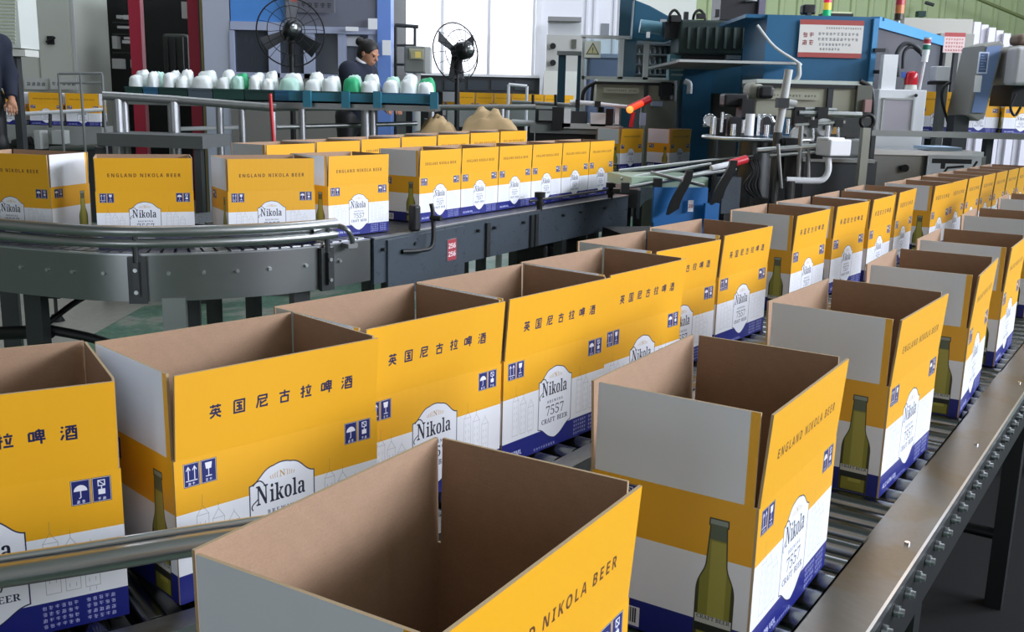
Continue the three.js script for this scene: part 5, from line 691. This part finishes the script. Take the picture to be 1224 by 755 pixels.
{ // tall blocker added outside the view to shade the far end of the middle lane
  const t = thing('shade_blocker', 'tall dark block added out of view to shade the far cartons', 'machine', Vec(6, 0, -7)); part(t, 'cabinet', cbox(1.1, 2.6, 2.0, Vec(6, 1.33, -5.9), 0, 0.03), M.darkGrey); part(t, 'plinth', cbox(1.2, 0.06, 2.1, Vec(6, 0.03, -5.9)), M.black); for (const z of [-6.38, -5.42]) part(t, 'door_panel', cbox(0.02, 2.2, 0.9, Vec(5.44, 1.3, z)), M.slate);
}
{ // label reel stands and clamps around the turntable
  const t = thing('label_reel_stand', 'chrome label reel stand with clamps and a grey motor beside the turntable', 'reel stand', at(990, 150, 7.15).setY(at(1003, 190, 6.88).y));
  { const p = at(990, 150, 7.15), y = t.position.y + 0.002; part(t, 'post', rod(Vec(p.x, y, p.z), p, 0.02), M.steelBright); part(t, 'foot', cbox(0.2, 0.03, 0.16, Vec(p.x, y + 0.015, p.z)), M.darkGrey); }
  const reel = (u, v, r) => { const p = at(u, v, 7.25); part(t, 'reel', new THREE.CylinderGeometry(r, r, 0.06, 28).rotateX(Math.PI / 2).translate(p.x, p.y, p.z), M.paleGrey); part(t, 'reel_hub', new THREE.CylinderGeometry(r * 0.3, r * 0.3, 0.09, 16).rotateX(Math.PI / 2).translate(p.x, p.y, p.z), M.black); };
  reel(958, 163, 0.08); reel(985, 152, 0.06);
  for (const [a, b, r] of [[[950, 172, 7.2], [1022, 168, 7.2], 0.014], [[955, 179, 7.2], [1016, 178, 7.2], 0.012], [[972, 140, 7.2], [972, 180, 7.2], 0.012], [[1002, 150, 7.2], [1002, 180, 7.2], 0.012], [[950, 150, 7.2], [1010, 146, 7.2], 0.014]]) part(t, 'cross_rod', prod(a, b, r), M.chrome);
  for (const [u, v] of [[972, 148], [1002, 147], [972, 171], [1002, 169], [1015, 168]]) part(t, 'clamp', cbox(0.055, 0.055, 0.05, at(u, v, 7.2)), M.black);
  part(t, 'motor', cbox(0.14, 0.12, 0.12, at(1018, 176, 7.2), 0, 0.02), M.grey);
  const g = thing('bottle_gauge', 'pair of small chrome pressure gauges on a bar before the teal robot', 'gauge', base(858, 8.2)); { const p = at(858, 150, 8.2); part(g, 'post', rod(Vec(p.x, 0, p.z), p, 0.02), M.darkSteel); for (const dx of [-0.07, 0.07]) { part(g, 'dial', new THREE.CylinderGeometry(0.045, 0.045, 0.03, 20).rotateX(Math.PI / 2).translate(p.x + dx, p.y + 0.04, p.z), M.white); part(g, 'rim', new THREE.TorusGeometry(0.046, 0.007, 8, 24).translate(p.x + dx, p.y + 0.04, p.z + 0.015), M.chrome); } part(g, 'bar', rod(Vec(p.x - 0.12, p.y, p.z), Vec(p.x + 0.12, p.y, p.z), 0.014), M.chrome); }
}
// ---------- people ----------
const segD = (p, a, b, ra, rb) => { const abx = b[0] - a[0], aby = b[1] - a[1], abz = b[2] - a[2], apx = p[0] - a[0], apy = p[1] - a[1], apz = p[2] - a[2]; const t = Math.max(0, Math.min(1, (apx * abx + apy * aby + apz * abz) / (abx * abx + aby * aby + abz * abz + 1e-9))); return Math.hypot(apx - abx * t, apy - aby * t, apz - abz * t) - (ra + (rb - ra) * t); };
const smin = (a, b, k) => { const h = Math.max(k - Math.abs(a - b), 0) / k; return Math.min(a, b) - h * h * k * 0.25; };
const bones = (list, k) => (p) => { let d = 9; for (const [a, b, ra, rb] of list) d = smin(d, segD(p, a, b, ra, rb ?? ra), k); return d; };
const ell = (p, c, r) => { const x = (p[0] - c[0]) / r[0], y = (p[1] - c[1]) / r[1], z = (p[2] - c[2]) / r[2], l = Math.hypot(x, y, z); return (l - 1) * Math.min(r[0], r[1], r[2]); };
function sdfMesh(fn, c, half, res) {
  const mc = new MarchingCubes(res, M.skin, false, false, 240000); mc.isolation = 0;
  const h = res / 2; for (let z = 0; z < res; z++) for (let y = 0; y < res; y++) for (let x = 0; x < res; x++) mc.field[x + y * res + z * res * res] = -fn([c[0] + (x - h) / h * half, c[1] + (y - h) / h * half, c[2] + (z - h) / h * half]);
  mc.update(); const n = mc.count, g = new THREE.BufferGeometry(), P = mc.positionArray.slice(0, n * 3), N = mc.normalArray.slice(0, n * 3);
  for (let i = 0; i < n; i++) { P[3 * i] = P[3 * i] * half + c[0]; P[3 * i + 1] = P[3 * i + 1] * half + c[1]; P[3 * i + 2] = P[3 * i + 2] * half + c[2]; }
  g.setAttribute('position', new THREE.BufferAttribute(P, 3)); g.setAttribute('normal', new THREE.BufferAttribute(N, 3)); g.setAttribute('uv', new THREE.BufferAttribute(new Float32Array(n * 2), 2)); return g;
}
function person(x, y, z, turn, J, label, o = {}) { // local: faces +z
  const t = thing('person', label, 'person', Vec(0, 0, 0)); t.position.set(x, y, z); t.rotation.y = turn;
  const put = (name, g, m, lab) => { const k = new THREE.Mesh(g, m); k.name = name; k.castShadow = k.receiveShadow = true; if (lab) k.userData.label = lab; t.add(k); return k; };
  const { pel, chest, neck, head, sh, el, wr, hip, kn, an } = J, mir = (p) => [-p[0], p[1], p[2]];
  const torso = [[pel, chest, 0.125, 0.14], [chest, neck, 0.13, 0.06]], limbs = [], legs = [];
  const S = [sh, J.sh2 ?? mir(sh)], E = [el, J.el2 ?? mir(el)], W = [wr, J.wr2 ?? mir(wr)];
  for (let i = 0; i < 2; i++) { limbs.push([chest, S[i], 0.1, 0.07], [S[i], E[i], 0.058, 0.045], [E[i], W[i], 0.044, 0.03]); const m = i ? mir : (q) => q; legs.push([m(hip), m(kn), 0.085, 0.058], [m(kn), m(an), 0.058, 0.04], [m(an), [m(an)[0], 0.045, m(an)[2] + 0.16], 0.045, 0.035]); }
  // head in its own frame, pitched
  const pt = o.pitch ?? 0.5, cs = Math.cos(pt), sn = Math.sin(pt), toH = (p) => { const a = p[0] - head[0], b = p[1] - head[1], c = p[2] - head[2]; return [a, b * cs + c * sn * 1 , -b * sn + c * cs]; };
  const hd = (p) => { const q = toH(p), ax = [Math.abs(q[0]), q[1], q[2]]; let d = ell(q, [0, 0.03, -0.012], [0.076, 0.088, 0.094]); d = smin(d, ell(q, [0, -0.045, 0.022], [0.056, 0.07, 0.064]), 0.04); d = smin(d, segD(q, [0, 0.015, 0.082], [0, -0.022, 0.102], 0.007, 0.012), 0.015); d = smin(d, ell(ax, [0.03, 0.022, 0.076], [0.022, 0.008, 0.012]), 0.012); d = Math.max(d, -ell(ax, [0.031, 0.002, 0.09], [0.015, 0.01, 0.012])); d = smin(d, ell(q, [0, -0.058, 0.079], [0.022, 0.009, 0.01]), 0.01); d = smin(d, ell(ax, [0.077, -0.005, -0.012], [0.01, 0.028, 0.017]), 0.008); return d; };
  const neckF = (p) => segD(p, neck, [head[0], head[1] - 0.05, head[2] - 0.03], 0.05, 0.048);
  const bodyF = (p) => smin(bones([...torso, ...limbs, ...legs], 0.05)(p), neckF(p), 0.03);
  const geos = [sdfMesh(bodyF, [0, 0.86, 0.1], 0.92, 130), sdfMesh((p) => smin(hd(p), neckF(p), 0.02), [head[0], head[1] - 0.02, head[2]], 0.2, 84)];
  for (let i = 0; i < 2; i++) { const w = W[i], e = E[i], d = Vec(w[0] - e[0], w[1] - e[1], w[2] - e[2]).normalize(), sd = Vec(0, 1, 0).cross(d).normalize(), up = d.clone().cross(sd), A = (f, s, u) => [w[0] + d.x * f + sd.x * s + up.x * u, w[1] + d.y * f + sd.y * s + up.y * u, w[2] + d.z * f + sd.z * s + up.z * u]; const L = [[w, A(0.05, 0, 0), 0.03, 0.034], [A(0.05, -0.02, 0), A(0.09, -0.028, 0), 0.018, 0.014], [A(0.05, 0.02, 0), A(0.09, 0.028, 0), 0.018, 0.014]]; [[-0.03, 0.055], [-0.01, 0.068], [0.011, 0.062], [0.031, 0.046]].forEach(([s, l]) => L.push([A(0.09, s, 0), A(0.09 + l * 0.55, s * 1.1, -0.012), 0.0095, 0.009], [A(0.09 + l * 0.55, s * 1.1, -0.012), A(0.09 + l * 0.9, s * 1.1, -0.04), 0.009, 0.0075])); const q = i ? 1 : -1; L.push([A(0.03, q * 0.03, -0.005), A(0.07, q * 0.058, -0.02), 0.012, 0.011], [A(0.07, q * 0.058, -0.02), A(0.1, q * 0.06, -0.04), 0.0105, 0.009]); geos.push(sdfMesh(bones(L, 0.01), A(0.08, 0, 0), 0.13, 60)); }
  put('body', mergeGeometries(geos), M.skin);
  const off = (list, r) => list.map(([a, b, ra, rb]) => [a, b, ra + r, (rb ?? ra) + r]);
  const jacketF = (p) => Math.max(Math.min(bones(off([...torso.slice(0, 1), [chest, [neck[0], neck[1] - 0.03, neck[2]], 0.13, 0.075], ...limbs], 0.022), 0.05)(p), 9), ...[0, 1].map((i) => { const w = W[i], e = E[i], l = Math.hypot(w[0] - e[0], w[1] - e[1], w[2] - e[2]); const s = ((p[0] - w[0]) * (w[0] - e[0]) + (p[1] - w[1]) * (w[1] - e[1]) + (p[2] - w[2]) * (w[2] - e[2])) / l, near = Math.hypot(p[0] - w[0], p[1] - w[1], p[2] - w[2]); return near < 0.09 ? s + 0.012 : -9; }), pel[1] - 0.1 - p[1]);
  put('jacket', sdfMesh(jacketF, [0, 1.18, 0.14], 0.56, 104), o.jacket ?? M.navy, o.jacketLabel);
  put('trousers', sdfMesh((p) => Math.max(bones(off([...legs.filter((_, i) => i % 3 < 2), [pel, [0, pel[1] - 0.06, pel[2]], 0.125, 0.12]], 0.016), 0.05)(p), 0.1 - p[1], p[1] - pel[1] - 0.06), [0, 0.52, 0.03], 0.6, 92), o.trousers ?? M.black);
  put('shoe', sdfMesh(bones(off([legs[2]], 0.012), 0.03), [an[0], 0.06, an[2] + 0.08], 0.2, 44), M.black); put('shoe', sdfMesh(bones(off([legs[5]], 0.012), 0.03), [-an[0], 0.06, an[2] + 0.08], 0.2, 44), M.black);
  const hairF = (p) => { const q = toH(p); let d = Math.max(smin(ell(q, [0, 0.036, -0.02], [0.086, 0.096, 0.102]), ell(q, [0, -0.03, -0.06], [0.074, 0.06, 0.05]), 0.03), -ell(q, [0, -0.03, 0.08], [0.085, 0.105, 0.062]), -ell([Math.abs(q[0]), q[1], q[2]], [0.07, -0.04, 0.035], [0.04, 0.05, 0.05])); if (o.bun) { d = smin(d, ell(q, [0, 0.062, -0.135], [0.046, 0.044, 0.04]), 0.008); } return d; };
  put('hair', sdfMesh(hairF, [head[0], head[1] + 0.03, head[2] - 0.02], 0.2, 70), M.hair);
  for (const s of [-1, 1]) { const l = Vec(s * 0.031, 0.003, 0.08), w = Vec(l.x + head[0], head[1] + l.y * cs - l.z * sn, head[2] + l.y * sn + l.z * cs); put('eye', new THREE.SphereGeometry(0.0085, 10, 8).translate(w.x, w.y, w.z), M.black); }
  if (o.collar) put('collar', new THREE.TorusGeometry(0.066, 0.017, 8, 24).rotateX(Math.PI / 2 + 0.5).translate(neck[0], neck[1] + 0.035, neck[2] + 0.012), M.white, 'white shirt collar');
  return t;
}
{
  const h = at(441, 64, 9.9), J = { pel: [0, 0.92, 0], chest: [0, 1.24, 0.07], neck: [0, 1.39, 0.14], head: [0, 1.5, 0.21], sh: [0.165, 1.33, 0.09], el: [0.22, 1.09, 0.16], wr: [0.13, 1.02, 0.38], hip: [0.09, 0.9, 0], kn: [0.1, 0.5, 0.02], an: [0.1, 0.08, -0.02] }, turn = 1.15;
  const y = h.y - 1.5, x = h.x - Math.sin(turn) * 0.21, z = h.z - Math.cos(turn) * 0.21;
  const p = thing('operator_platform', 'low steel operator platform behind the crate bench', 'platform', Vec(x, 0, z)); part(p, 'deck', bx(x - 0.28, x + 0.45, y - 0.04, y - 0.002, z - 0.4, z + 0.4), M.darkSteel); for (const [a, b] of [[-0.25, -0.35], [0.42, -0.35], [-0.25, 0.35], [0.42, 0.35]]) part(p, 'leg', bx(x + a - 0.025, x + a + 0.025, 0, y - 0.04, z + b - 0.025, z + b + 0.025), M.darkSteel);
  person(x, y, z, turn, J, 'person in a navy work jacket with dark hair in a bun, looking down', { bun: true, collar: true, pitch: 0.4, jacketLabel: 'navy work jacket' });
  const h2 = at(-32, 24, 9.3), J2 = { pel: [0, 0.95, 0], chest: [0, 1.32, 0.02], neck: [0, 1.47, 0.04], head: [0, 1.6, 0.08], sh: [0.18, 1.4, 0.02], el: [0.25, 1.13, 0.0], wr: [0.2, 0.92, 0.14], hip: [0.09, 0.92, 0], kn: [0.1, 0.5, 0.02], an: [0.1, 0.08, -0.02] };
  const y2 = h2.y - 1.6, q = thing('operator_platform', 'low steel operator platform beside the end conveyor', 'platform', Vec(h2.x, 0, h2.z)); part(q, 'deck', bx(h2.x - 0.5, h2.x + 0.4, y2 - 0.04, y2 - 0.002, h2.z - 0.4, h2.z + 0.4), M.darkSteel); for (const [a, b] of [[-0.45, -0.35], [0.35, -0.35], [-0.45, 0.35], [0.35, 0.35]]) part(q, 'leg', bx(h2.x + a - 0.025, h2.x + a + 0.025, 0, y2 - 0.04, h2.z + b - 0.025, h2.z + b + 0.025), M.darkSteel);
  person(h2.x, y2, h2.z - 0.05, 0.8, J2, 'person in dark clothes standing beside the louvred ventilation unit', { pitch: 0.25 });
}
renderer.render(scene, camera);
